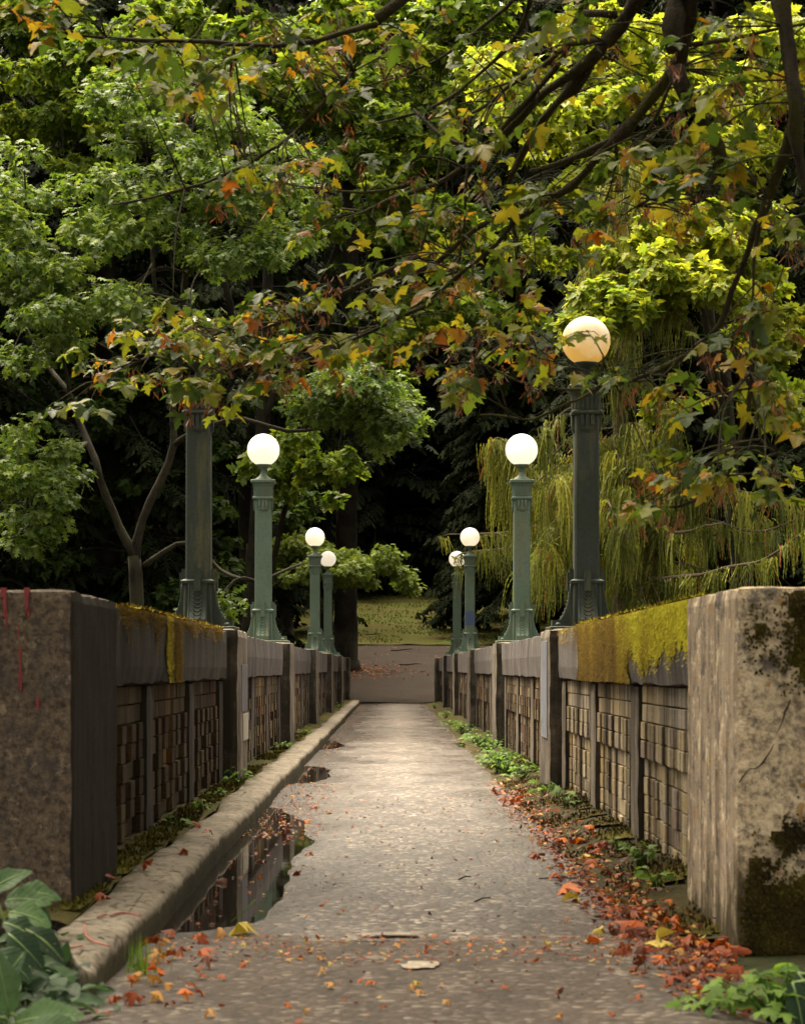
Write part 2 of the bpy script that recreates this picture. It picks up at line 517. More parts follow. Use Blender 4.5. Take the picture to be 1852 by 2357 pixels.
def moss_mat(name, a, b, c3):
    m = Mat(name)
    c = m.ramp(m.attr(), [(0, a), (.5, b), (1, c3)])
    c = m.mix(m.ramp(m.noise(20, 5, .7), [(.35, .6), (.55, 0.0)]), c, tuple(v * .35 for v in a))
    m.inp(Base_Color=c, Roughness=.95, Specular_IOR_Level=.1).bump(m.noise(150, 4, .8), .9, .01)
    return m.m
M['moss'] = moss_mat('moss', (.075, .042, .008), (.22, .14, .012), (.62, .56, .035))
M['moss_kerb'] = moss_mat('moss_olive', (.028, .022, .007), (.075, .065, .010), (.17, .16, .018))
M['moss_dark'] = moss_mat('moss_dark', (.030, .022, .008), (.065, .05, .010), (.15, .13, .02))

def metal(name, base, worn, rust=.3):
    m = Mat(name)
    n = m.noise(3.2, 6, .7, stretch=(1, 1, .6))
    c = m.mix(m.ramp(n, [(.35, 0.0), (.65, 1.0)]), base, worn)
    n2 = m.noise(1.0, 5, .7, stretch=(8, 8, 1.2), off=(3, 3, 3))
    c = m.mix(m.math('MULTIPLY', m.ramp(n2, [(.5, 0.0), (.68, 1.0)]), rust), c, (.11, .10, .045))
    n3 = m.noise(38, 5, .75)
    c = m.mix(m.ramp(n3, [(.3, .6), (.48, 0.0)]), c, tuple(v * .45 for v in base))
    h = m.math('ADD', m.noise(1.0, 5, .7, stretch=(14, 14, 40)), m.math('MULTIPLY', n3, .5))
    m.inp(Base_Color=c, Roughness=.62, Specular_IOR_Level=.35).bump(h, .5, .006)
    return m.m
M['metal'] = metal('verdigris_paint', (.072, .112, .070), (.098, .135, .108), .6)
M['metal_brown'] = metal('verdigris_paint_browned', (.026, .034, .022), (.032, .045, .040), .7)
M['metal_blue'] = metal('verdigris_paint_blue', (.06, .09, .14), (.045, .07, .16), .2)

def globe_mat(name, tan_amt, glow):
    m = Mat(name)
    n = m.noise(3.0, 5, .65, stretch=(1, 1, .6))
    tc = m.t.nodes.new('ShaderNodeTexCoord')
    sep = m.t.nodes.new('ShaderNodeSeparateXYZ'); m.t.links.new(tc.outputs['Generated'], sep.inputs[0])
    c = m.mix(m.math('MULTIPLY', m.ramp(m.math('ADD', n, m.math('MULTIPLY', sep.outputs[2], -.5)), [(.05, 0.0), (.42, 1.0)]), tan_amt), (.90, .88, .83), (.76, .54, .19))  # colour turns tan towards the bottom of the globe
    m.inp(Base_Color=c, Roughness=.22, Specular_IOR_Level=.5)
    m.translucent(c, .5)
    m.inp(Emission_Color=c, Emission_Strength=glow)
    return m.m
M['globe'] = globe_mat('opal_glass', .3, .07)
M['globe_tan'] = globe_mat('opal_glass_tan', 1.0, .0)

def bark(name, a, b, moss, amt, fine=30):
    m = Mat(name)
    n = m.noise(1.0, 6, .7, stretch=(fine, fine, fine * .2))
    c = m.mix(m.ramp(n, [(.35, 0.0), (.65, 1.0)]), a, b)
    g = m.noise(2.5, 5, .7)
    c = m.mix(m.math('MULTIPLY', m.ramp(g, [(.42, 0.0), (.6, 1.0)]), amt), c, moss)
    m.inp(Base_Color=c, Roughness=.92, Specular_IOR_Level=.2).bump(m.math('ADD', n, m.noise(60, 4, .7)), .9, .02)
    return m.m
M['bark_mossy'] = bark('mossy_bark', (.022, .017, .012), (.060, .046, .032), (.060, .058, .012), .8)
M['bark_oak'] = bark('oak_bark', (.014, .011, .009), (.038, .029, .022), (.07, .07, .03), .4)
M['bark_dark'] = bark('conifer_bark', (.008, .0055, .0045), (.018, .012, .009), (.05, .05, .02), .3, 12)
M['bark_cedar'] = bark('cedar_bark', (.07, .05, .035), (.17, .13, .095), (.08, .08, .03), .25)

def leaf_mat(name, stops, trans=.35, rough=.42, spec=.45, tboost=1.5):
    m = Mat(name)
    c = m.ramp(m.attr(), stops)
    c = m.mix(m.ramp(m.noise(9, 3, .6), [(.3, .28), (.6, 0.0)]), c, (.02, .02, .008))
    tc = m.mix(1.0, c, (tboost * 1.05, tboost * 1.05, tboost * .55), 'MULTIPLY')
    m.inp(Base_Color=c, Roughness=rough, Specular_IOR_Level=spec)
    m.translucent(tc, trans)
    return m.m
# near maple: green -> yellow green -> yellow/orange -> brown
M['leaf_near'] = leaf_mat('autumn_maple_leaf', [(0, (.03, .055, .012)), (.28, (.075, .12, .018)), (.48, (.19, .21, .02)), (.66, (.33, .235, .022)), (.82, (.36, .115, .018)), (.92, (.16, .05, .015)), (1, (.09, .035, .018))], .5, .4, .28)
M['seed'] = leaf_mat('maple_seed', [(0, (.13, .04, .018)), (1, (.30, .10, .045))], .25)
M['leaf_maple'] = leaf_mat('bright_maple_leaf', [(0, (.07, .12, .018)), (.5, (.16, .23, .026)), (1, (.32, .34, .035))], .5, .5, .3)
M['leaf_maple_mid'] = leaf_mat('green_maple_leaf', [(0, (.05, .095, .014)), (.5, (.13, .20, .022)), (1, (.29, .33, .035))], .45, .5, .3)
M['leaf_oak'] = leaf_mat('oak_leaf', [(0, (.045, .08, .018)), (.5, (.11, .175, .03)), (1, (.23, .285, .055))], .35, .5, .25)
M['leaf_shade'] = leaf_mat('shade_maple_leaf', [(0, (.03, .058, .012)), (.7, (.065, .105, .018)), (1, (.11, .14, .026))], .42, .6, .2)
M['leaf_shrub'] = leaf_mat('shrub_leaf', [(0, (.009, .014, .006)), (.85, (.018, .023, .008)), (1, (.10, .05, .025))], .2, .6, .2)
M['needle_dark'] = leaf_mat('conifer_needles', [(0, (.006, .010, .004)), (1, (.016, .025, .008))], .12, .8, .06)
M['needle_cedar'] = leaf_mat('weeping_cedar_needles', [(0, (.06, .075, .018)), (.5, (.155, .175, .034)), (.9, (.40, .40, .075)), (1, (.25, .10, .03))], .3, .6, .2)
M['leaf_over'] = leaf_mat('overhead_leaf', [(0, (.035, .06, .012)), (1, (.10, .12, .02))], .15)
M['fallen'] = leaf_mat('fallen_leaf', [(0, (.05, .014, .009)), (.28, (.15, .033, .012)), (.5, (.29, .052, .012)), (.68, (.50, .12, .014)), (.84, (.40, .20, .05)), (1, (.46, .36, .06))], .2, .5, .18, 1.3)
M['weed'] = leaf_mat('weed_leaf', [(0, (.05, .11, .016)), (1, (.17, .28, .04))], .4, .55, .15)
M['hosta'] = leaf_mat('broad_glossy_leaf', [(0, (.018, .042, .018)), (.55, (.05, .105, .04)), (1, (.13, .21, .08))], .3, .5, .2)
M['grass'] = leaf_mat('grass_blade', [(0, (.08, .11, .016)), (.7, (.13, .17, .024)), (1, (.16, .14, .03))], .2, .7, .1)
def veined_leaf():
    m = Mat('veined_leaf')
    tc = m.t.nodes.new('ShaderNodeTexCoord'); sp = m.t.nodes.new('ShaderNodeSeparateXYZ'); m.t.links.new(tc.outputs['Object'], sp.inputs[0])
    ph = m.math('SUBTRACT', sp.outputs[1], m.math('MULTIPLY', m.math('ABSOLUTE', sp.outputs[0]), .8))
    w = m.math('ABSOLUTE', m.math('SINE', m.math('MULTIPLY', ph, 190.0)))
    c = m.ramp(m.attr(), [(0, (.010, .028, .012)), (.55, (.030, .072, .026)), (1, (.10, .18, .065))])
    c = m.mix(m.ramp(w, [(0.0, .22), (.25, 0.0)]), c, (.12, .19, .07))
    c = m.mix(m.ramp(m.noise(45, 5, .7), [(.35, .55), (.5, 0.0)]), c, (.035, .05, .02))
    c = m.mix(m.ramp(m.noise(70, 3, .6, off=(3, 3, 3)), [(.66, 0.0), (.72, .7)]), c, (.30, .24, .14))
    m.inp(Base_Color=c, Roughness=.45, Specular_IOR_Level=.25).bump(w, .3, .002)
    m.translucent(c, .25)
    return m.m
M['veined'] = veined_leaf()
def flat(name, col, rough=.6, nscale=8, var=.7):
    m = Mat(name)
    c = m.mix(m.ramp(m.noise(nscale, 4, .6), [(.35, 0.0), (.65, 1.0)]), col, tuple(v * var for v in col))
    m.inp(Base_Color=c, Roughness=rough)
    return m.m
M['red_paint'] = flat('red_spray_paint', (.24, .010, .014), .5)
M['red_faded'] = flat('faded_red_paint', (.36, .11, .09), .8)
M['blue_grey'] = flat('blue_grey_paint', (.17, .18, .22), .6)
M['pale_paint'] = flat('pale_paint', (.42, .38, .33), .6)
M['slate_paint'] = flat('slate_paint', (.13, .13, .155), .6)
M['crack'] = flat('crack_shadow', (.035, .026, .016), .95)
M['midrib'] = flat('leaf_rib', (.22, .32, .10), .5)

# ------------------------------------------------------------------ leaf shapes and clouds
def mirror_shape(half, center, zf, ring=True):
    """half: outline from base to tip on +x; returns verts (with height) and fan triangles."""
    left = [(-x, y) for x, y in half[::-1] if abs(x) > 1e-6]
    out = half + left
    pts = [center] + out
    V = np.array([(x, y, zf(x, y)) for x, y in pts], dtype=np.float32)
    n = len(out)
    T = np.array([(0, 1 + i, 1 + (i + 1) % n) for i in range(n)], dtype=np.int32)
    return V, T
MAPLE_HALF = [(0, 0), (.10, -.05), (.40, -.14), (.30, .03), (.44, .10), (.64, .30), (.46, .34), (.27, .34), (.20, .44), (.34, .62), (.20, .66), (.16, .80), (0, 1.0)]
def maple_shape(curl=.3, seed=0):
    r = random.Random(seed); a, b, t = r.uniform(-.3, .3), r.uniform(.6, 1.2), r.uniform(-.5, .5)
    return mirror_shape(MAPLE_HALF, (0, .26), lambda x, y: curl * (-.9 * x * x * b + a * x * y - .55 * (y - .26) ** 2 + .16 * math.sin(7 * x + t * 5) + t * .2 * x))
SIMPLE_MAPLE = mirror_shape([(0, 0), (.36, -.12), (.26, .10), (.62, .34), (.22, .38), (.22, .66), (0, 1.0)], (0, .25), lambda x, y: -.35 * x * x - .25 * (y - .2) ** 2)
OAK = mirror_shape([(0, 0), (.05, .16), (.27, .20), (.09, .36), (.36, .50), (.10, .60), (.24, .80), (.06, .82), (0, 1.0)], (0, .45), lambda x, y: -.5 * x * x - .35 * (y - .3) ** 2)
SIMPLE = mirror_shape([(0, 0), (.3, .4), (0, 1)], (0, .45), lambda x, y: -.4 * abs(x))
OVAL = mirror_shape([(0, 0), (.22, .2), (.30, .45), (.2, .75), (0, 1)], (0, .45), lambda x, y: .35 * abs(x) - .35 * (y - .3) ** 2)
FROND = mirror_shape([(0, 0), (.05, .08), (.30, .20), (.08, .22), (.34, .42), (.08, .42), (.26, .64), (.06, .62), (.14, .84), (0, 1)], (0, .4), lambda x, y: -.5 * abs(x) - .35 * y * y)
BLADE = (np.array([(-.02, 0, 0), (.02, 0, 0), (0, 1, -.25), (-.016, .55, -.02), (.016, .55, -.02)], dtype=np.float32), np.array([(0, 1, 4), (0, 4, 3), (3, 4, 2)], dtype=np.int32))

def norm(a):
    return a / np.maximum(np.linalg.norm(a, axis=-1, keepdims=True), 1e-9)

def leaf_arrays(shape, pos, axis, nrm, scale, rnd):
    SV, ST = shape
    pos = np.asarray(pos, dtype=np.float64); n = len(pos)
    y = norm(np.asarray(axis)); z = np.asarray(nrm, dtype=np.float64)
    z = norm(z - (z * y).sum(1, keepdims=True) * y)
    x = np.cross(y, z)
    sc = np.broadcast_to(np.asarray(scale, dtype=np.float64), (n,))[:, None, None]
    V = pos[:, None, :] + sc * (x[:, None, :] * SV[None, :, 0:1] + y[:, None, :] * SV[None, :, 1:2] + z[:, None, :] * SV[None, :, 2:3])
    T = ST[None] + (np.arange(n) * len(SV))[:, None, None]
    return V.reshape(-1, 3), T.reshape(-1, 3), np.repeat(np.asarray(rnd), len(ST))

def leaf_mesh(name, chunks, mat, parent=None, kind=None):
    Vs, Ts, Rs, off = [], [], [], 0
    for V, T, R in chunks:
        Vs.append(V); Ts.append(T + off); Rs.append(R); off += len(V)
    V = np.concatenate(Vs)
    if parent is not None:
        V = V - np.array(wloc(parent))
    me = np_mesh(name, V, np.concatenate(Ts), np.concatenate(Rs))
    return link_mesh(name, me, mat, parent, kind)

def clump_leaves(centers, radii, flat_, n_each, droop=.3, up=1.0, tilt=.7, seed=0, ros=5):
    """Leaves through each clump's volume in rosettes at the twig tips, denser at its outside; returns pos, axis, nrm."""
    r = np.random.default_rng(seed)
    P, A, N = [], [], []
    for c, R in zip(centers, radii):
        n = max(2, int(n_each * (R / .5) ** 2 / ros))
        d = norm(r.normal(size=(n, 3)))
        rad = R * (r.random(n) ** .45)[:, None]
        off = d * rad; off[:, 2] *= flat_
        a = d.copy(); a[:, 2] = a[:, 2] * .4 - droop
        tip = np.repeat(np.array(c) + off, ros, 0); a = np.repeat(a, ros, 0); d = np.repeat(d, ros, 0); m = n * ros
        rad_ = r.normal(size=(m, 3)); rad_[:, 2] = rad_[:, 2] * .6 - .25
        P.append(tip + r.normal(size=(m, 3)) * .03)
        A.append(a * .8 + rad_)
        N.append(np.array([0, 0, up]) + d * .4 + r.normal(size=(m, 3)) * tilt * .7)
    return np.concatenate(P), np.concatenate(A), np.concatenate(N)

# ------------------------------------------------------------------ ground
def hz(x, y):
    v = 6.0 * sstep(8.4, 16, y) * (1 - sstep(56, 63.4, y))
    h = -.03 - v
    if y > 63.4: h += .085 * (min(y, 86) - 63.4)
    if y > 86: h += .110 * (min(y, 118) - 86)
    if y > 118: h += .34 * (y - 118)
    if y < 8.4:
        h += .10 * sstep(1.15, 2.6, abs(x))
    h += .25 * abs(nz(x, y, 3.1, .12)) * sstep(2.2, 6, abs(x)) + .02 * nz(x, y, 0, .8)
    return h

ys = np.concatenate([np.arange(-40, 4, 3.0), np.arange(4, 20, .5), np.arange(20, 62, 1.5), np.arange(62, 122, .8), np.arange(122, 420, 12)])
xs = np.concatenate([np.arange(-160, -14, 9.0), np.arange(-14, 14.01, .5), np.arange(15, 166, 9.0)])
V = np.array([(x, y, hz(x, y)) for y in ys for x in xs])
nx = len(xs)
Fq = np.array([(j*nx+i, j*nx+i+1, (j+1)*nx+i+1, (j+1)*nx+i) for j in range(len(ys)-1) for i in range(nx-1)])
tag(link_mesh('terrain', np_mesh('terrain', V, Fq, smooth=True), M['soil']), 'dark forest soil of the wooded valley the bridge crosses', 'ground', kind='structure')

def sheet(name, x0f, x1f, y0, y1, nxs, dy, dz, mat, label, cat, noisez=0.0):
    vs, fs = [], []
    yl = np.arange(y0, y1 + 1e-6, dy)
    for y in yl:
        a, b = x0f(y), x1f(y)
        for i in range(nxs + 1):
            x = a + (b - a) * i / nxs
            vs.append((x, y, hz(x, y) + dz + noisez * nz(x, y, 5, 1.7)))
    n = nxs + 1
    for j in range(len(yl) - 1):
        for i in range(nxs):
            fs.append((j*n+i, j*n+i+1, (j+1)*n+i+1, (j+1)*n+i))
    return tag(link_mesh(name, np_mesh(name, vs, fs, smooth=True), mat), label, cat, kind='structure')

sheet('gravel_path', lambda y: -9 - .5*nz(y, 1, 1, .5), lambda y: 10 + .5*nz(y, 2, 1, .5), 63.75, 86.2, 60, .5, .03, M['gravel'], 'grey gravel path crossing beyond the far end of the bridge', 'path', .02)
sheet('lawn', lambda y: -12, lambda y: 14, 86.0, 117, 70, .6, .055, M['lawn'], 'mossy lawn with fallen leaves rising beyond the gravel path', 'lawn', .05)

def deck_z(x, y):
    """Walking surface of the bridge: crown, settled gutter on the left where water stands."""
    z = -.012 * (x - .05) ** 2 + .005 * nz(x, y, 0, .9) + .0035 * nz(x, y, 2, 3.1)
    g = max(sstep(8.4, 9.3, y) * (1 - sstep(12.5, 17.5, y)), .45 * sstep(19, 21, y) * (1 - sstep(22, 24.5, y)), .42 * sstep(27.5, 29.2, y) * (1 - sstep(30, 32.5, y)), .4 * sstep(40, 42, y) * (1 - sstep(44, 46, y)))
    z -= .050 * g * (1 - sstep(-.93, -.30 + .12 * nz(0, y, 4, .8), x))
    gr = .8 * sstep(28, 29.3, y) * (1 - sstep(30, 31.5, y))
    z -= .028 * gr * sstep(.72, 1.0, x)
    return z
WATER = -.0185
ylist = np.concatenate([np.arange(8.25, 18, .07), np.arange(18, 34, .16), np.arange(34, 63.8, .5), [63.8]])
xl = np.linspace(-.99, 1.31, 40)
V = np.array([(x, y, deck_z(x, y) + (.0 if y > 8.4 else 0)) for y in ylist for x in xl]); n = len(xl)
Fq = np.array([(j*n+i, j*n+i+1, (j+1)*n+i+1, (j+1)*n+i) for j in range(len(ylist)-1) for i in range(n-1)])
tag(link_mesh('bridge_path', np_mesh('bridge_path', V, Fq, smooth=True), M['deck']), 'worn wet asphalt surface of the footbridge', 'path', kind='structure')

def puddle(x0, x1, y0, y1, z, label):
    vs = [(x0, y0, z), (x1, y0, z), (x1, y1, z), (x0, y1, z)]
    o = link_mesh('puddle', np_mesh('puddle', vs, [(0, 1, 2, 3)]), M['water'])
    return tag(o, label, 'puddle', 'puddles on the bridge path', 'structure')
puddle(-.97, -.1, 8.7, 17.8, WATER, 'long dark puddle along the near left kerb mirroring the wall')
puddle(-.97, -.3, 19.2, 24.3, WATER, 'small puddle by the left kerb in front of the second lamps')
puddle(-.97, -.4, 27.2, 32.5, WATER, 'far thin puddle along the left kerb')
puddle(.6, 1.2, 27.8, 31.6, -.0185, 'small puddle by the weeds along the right wall')

# near path in front of the bridge
def near_x0(y): return -1.02 - .10 * nz(0, y, 9, 1.1) - .25 * sstep(6.5, 4, y)
def near_x1(y): return 1.16 + .08 * nz(5, y, 9, 1.3) + .1 * sstep(6.5, 4, y)
vs, fs = [], []
yl = np.arange(-6, 8.31, .1); n = 41
for y in yl:
    a, b = near_x0(y), near_x1(y)
    for i in range(n):
        x = a + (b - a) * i / (n - 1)
        e = min(i, n - 1 - i) / 3.0
        lip = -.03 * (1 - min(1, e))
        vs.append((x, y, .010 + lip + .003 * nz(x, y, 1, 2.2) - .02 * sstep(8.05, 8.3, y) * (0.5 + nz(x, y, 8, 3))))
for j in range(len(yl) - 1):
    for i in range(n - 1):
        fs.append((j*n+i, j*n+i+1, (j+1)*n+i+1, (j+1)*n+i))
tag(link_mesh('asphalt_path', np_mesh('asphalt_path', vs, fs, smooth=True), M['path']), 'smoother tan asphalt path leading onto the bridge', 'path', kind='structure')
def ground_z(x, y):
    if y > 8.28 and y < 63.8:
        if x > .92: return deck_z(x, y) + .09 * sstep(.92, 1.3, x)
        return max(deck_z(x, y), WATER if x < -.1 else -9)
    if y <= 8.28 and near_x0(y) < x < near_x1(y): return .012
    return hz(x, y)

# pale worn patches in the near path
def patch(name, cx, cy, rx, ry, z, mat, label):
    n = 26; vs = [(cx, cy, z + .003)]
    for i in range(n):
        t = 2 * math.pi * i / n; k = .75 + .5 * nz(math.cos(t) * 1.5, math.sin(t) * 1.5, cx * 7, 1)
        vs.append((cx + rx * k * math.cos(t), cy + ry * k * math.sin(t), z))
    o = link_mesh(name, np_mesh(name, vs, [(0, 1 + i, 1 + (i + 1) % n) for i in range(n)]), mat)
    return tag(o, label, 'path', kind='structure')
M['worn'] = asphalt('worn_asphalt', (.36, .31, .25), (.27, .22, .17), .4, -.8)
p = at(975, 2226, 7.47); patch('worn_patch', p.x, 7.47, .085, .12, .0165, M['worn'], 'pale worn patch in the near asphalt')
patch('worn_patch', .02, 8.37, .17, .05, .0145, M['worn'], 'pale chipped joint where the asphalt meets the bridge')

# soil and moss fillet along the right wall
vs, fs = [], []
yl = np.concatenate([np.arange(8.26, 20, .15), np.arange(20, 63.7, .5)]); n = 9
for y in yl:
    e = .93 + .05 * nz(1, y, 2, .9)
    for i in range(n):
        x = e + (1.445 - e) * i / (n - 1)
        vs.append((x, y, deck_z(x, y) - .004 + (.03 + .075 * sstep(8.3, 10.2, y)) * (i / (n - 1)) ** .8 + .018 * nz(x, y, 3, 5) * min(1, i)))
for j in range(len(yl) - 1):
    for i in range(n - 1):
        fs.append((j*n+i, j*n+i+1, (j+1)*n+i+1, (j+1)*n+i))
tag(link_mesh('soil_verge', np_mesh('soil_verge', vs, fs, smooth=True), M['fillet']), 'mossy strip of soil banked against the right wall', 'ground', kind='structure')


# ------------------------------------------------------------------ bridge structure below the deck
dk = MB(); dk.box(-1.95, 1.95, 8.5, 63.9, -.75, -.06, .02)
deck = dk.build('bridge_deck', M['under'])
tag(deck, 'concrete slab carrying the footbridge path', 'bridge', kind='structure')
for k in range(2, 7):
    g = hz(0, k * S)
    for sx in (-1, 1):
        b = MB(); b.box(sx * 1.15, sx * 1.85, k * S - .45, k * S + .45, g - .4, -.755, .03)
        b.build('bridge_pier', M['under'], deck)

# ------------------------------------------------------------------ parapets
TOP, COP_B = 1.325, .93
def parapet(sg, Xin, pier0, pier1, label):
    root = empty('parapet_wall', (sg * 1.6, 36, 0), label, 'parapet')
    out = 1.95
    # end piers
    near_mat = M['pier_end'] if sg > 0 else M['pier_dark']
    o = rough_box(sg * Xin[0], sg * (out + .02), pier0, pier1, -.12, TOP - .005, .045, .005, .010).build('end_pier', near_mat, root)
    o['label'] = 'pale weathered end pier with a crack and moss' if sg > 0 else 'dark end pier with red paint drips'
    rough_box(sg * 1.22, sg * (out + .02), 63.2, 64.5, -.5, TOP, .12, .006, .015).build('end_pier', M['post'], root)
    # posts
    for k in range(2, 7):
        st = .07 if k == 2 else .14
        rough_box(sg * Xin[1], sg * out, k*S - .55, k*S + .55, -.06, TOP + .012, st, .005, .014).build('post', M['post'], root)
    # bays
    for b in range(1, 7):
        ya = pier1 if b == 1 else b * S + .55
        yb = (b + 1) * S - .55 if b < 6 else 63.2
        wav = lambda y: .012 * nz(y, sg, 0, 2.2) + .008 * nz(y, sg, 5, 7)
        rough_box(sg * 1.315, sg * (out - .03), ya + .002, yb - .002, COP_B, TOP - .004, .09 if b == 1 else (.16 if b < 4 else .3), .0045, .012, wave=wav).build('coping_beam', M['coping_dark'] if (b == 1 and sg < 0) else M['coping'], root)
        y_start = b * S + .55
        y_end = (b + 1) * S - .55
        pitch = 2.57
        cells = []
        y = y_start + .32
        for q in range(3):
            cells.append((y, min(y + 2.20, yb - .02))); y += pitch
        # dividers (pilaster strips) between the brick panels
        edges = [(max(ya, y_start) + .002, cells[0][0])] + [(cells[q][1], cells[q + 1][0]) for q in range(2)] + [(cells[2][1], yb - .002)]
        if b == 1: edges[0] = (ya + .002, cells[0][0] if cells[0][0] > ya + .05 else ya + .06)
        for (a, c) in edges:
            if c - a > .05:
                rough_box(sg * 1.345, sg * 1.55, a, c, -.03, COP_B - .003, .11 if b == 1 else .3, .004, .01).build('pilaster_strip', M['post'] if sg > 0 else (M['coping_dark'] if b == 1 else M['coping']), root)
        for (a, c) in cells:
            bk = MB(); bk.box(sg * 1.425, sg * 1.62, a + .002, c - .002, -.03, COP_B - .003)
            panel = bk.build('brick_panel', M['mortar'], root)
            H0, rowh = .03, .1
            nrow = 9
            stuff = MB()
            for r_ in range(nrow):
                z0 = COP_B - .006 - (r_ + 1) * rowh + .006; z1 = COP_B - .006 - r_ * rowh
                if r_ < 2:
                    ncol = 4; shift = .5 * (r_ % 2)
                else:
                    ncol = 11; shift = 0
                w = (c - a) / ncol
                for q in range(ncol + (1 if shift else 0)):
                    jt = .005 if sg < 0 else .003; y0 = a + (q - shift) * w + jt; y1 = a + (q + 1 - shift) * w - jt
                    y0 = max(y0, a + .004); y1 = min(y1, c - .004)
                    if y1 - y0 < .03: continue
                    if r_ < 2: face = (1.385 if sg < 0 else 1.372) + random.uniform(-.004, .004)
                    else:
                        odd = (q + (1 if r_ in (4, 7) and q % 4 == 0 else 0)) % 2
                        face = (1.368 if odd == 0 else 1.406) + random.uniform(-.006, .006)
                        if sg > 0: face = (1.370 if odd == 0 else 1.382) + random.uniform(-.002, .002) + (.014 if r_ > 3 else -.006)
                        y0 += random.uniform(0, .012) * (sg < 0); y1 -= random.uniform(0, .012) * (sg < 0)
                    zz = random.uniform(-.0015, .0015)
                    if b == 1:
                        mb = MB(); mb.box(sg * face, sg * 1.46, y0, y1, z0 + zz, z1 + zz, .0035)
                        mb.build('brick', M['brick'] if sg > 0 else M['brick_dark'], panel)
                    else:
                        stuff.cur = random.random()
                        stuff.box(sg * face, sg * 1.46, y0, y1, z0 + zz, z1 + zz)
            if b > 1:
                stuff.build('brick_courses', M['brick_far'], panel, 'stuff', rnd=True)
    return root

wallL = parapet(-1, (1.215, 1.225), 8.40, 9.78, 'dark stained concrete and brick parapet on the left of the path')
wallR = parapet(1, (1.255, 1.245), 8.08, 9.45, 'pale concrete and brick parapet on the right with thick yellow moss')

# painted patches on the first posts
def panel_on_post(sg, x, y0, y1, z0, z1, mat, label, root):
    b = MB(); b.box(sg * x, sg * (x + .012), y0, y1, z0, z1, .002)
    o = b.build('paint_patch', mat, root); o['label'] = label
def P_(px, y): return EYE - (px - 1538) * y / F
panel_on_post(1, 1.238, 17.75, 18.42, P_(1698, 18), P_(1476, 18), M['blue_grey'], 'blue grey painted patch on the first right post', wallR)
panel_on_post(-1, 1.217, 18.05, 18.7, P_(1703, 18.4), P_(1642, 18.4), M['pale_paint'], 'pale painted patch low on the first left post', wallL)
panel_on_post(-1, 1.218, 17.9, 18.6, P_(1636, 18.4), P_(1530, 18.4), M['slate_paint'], 'slate painted patch on the first left post', wallL)

# red paint drips on the left end pier
yf = 8.40
for (px, py0, py1, w) in ((12, 1352, 1420, .007), (16, 1405, 1450, .004), (63, 1352, 1408, .0075), (66, 1400, 1420, .005), (44, 1440, 1470, .003), (47, 1485, 1585, .004), (50, 1545, 1590, .004), (88, 1605, 1632, .005)):
    a, c = at(px, py0, yf), at(px, py1, yf)
    b = MB(); n = 7
    for i in range(n):
        t0, t1 = i / n, (i + 1) / n
        za, zb = a.z + (c.z - a.z) * t0, a.z + (c.z - a.z) * t1
        za = min(za, TOP - .03)
        if zb >= za: continue
        ww = w * (1 - .35 * t0) * random.uniform(.8, 1.15); dx = random.uniform(-.0015, .0015)
        b.box(a.x + dx - ww, a.x + dx + ww, yf - .008, yf + .004, zb, za)
    if b.v: b.build('paint_drip', M['red_paint'], wallL)
for px in (8, 62):
    a = at(px, 1350, 8.4); b = MB(); b.box(a.x - .009, a.x + .009, yf - .0085, yf + .03, TOP - .035, TOP + .001); b.build('paint_drip', M['red_paint'], wallL)

# crack in the right end pier
cr = [(1818, 1608), (1806, 1640), (1800, 1662), (1783, 1690), (1774, 1728), (1755, 1756), (1738, 1768), (1715, 1775), (1702, 1800)]
pts, rad = spline([(at(x, y, 8.0795),   .0022 + .002 * random.random()) for x, y in cr], .03)
b = MB(); b.tube([p + Vector((random.uniform(-.004, .004), 0, random.uniform(-.004, .004))) for p in pts], rad, 5, .4)
b.build('crack', M['crack'], wallR)

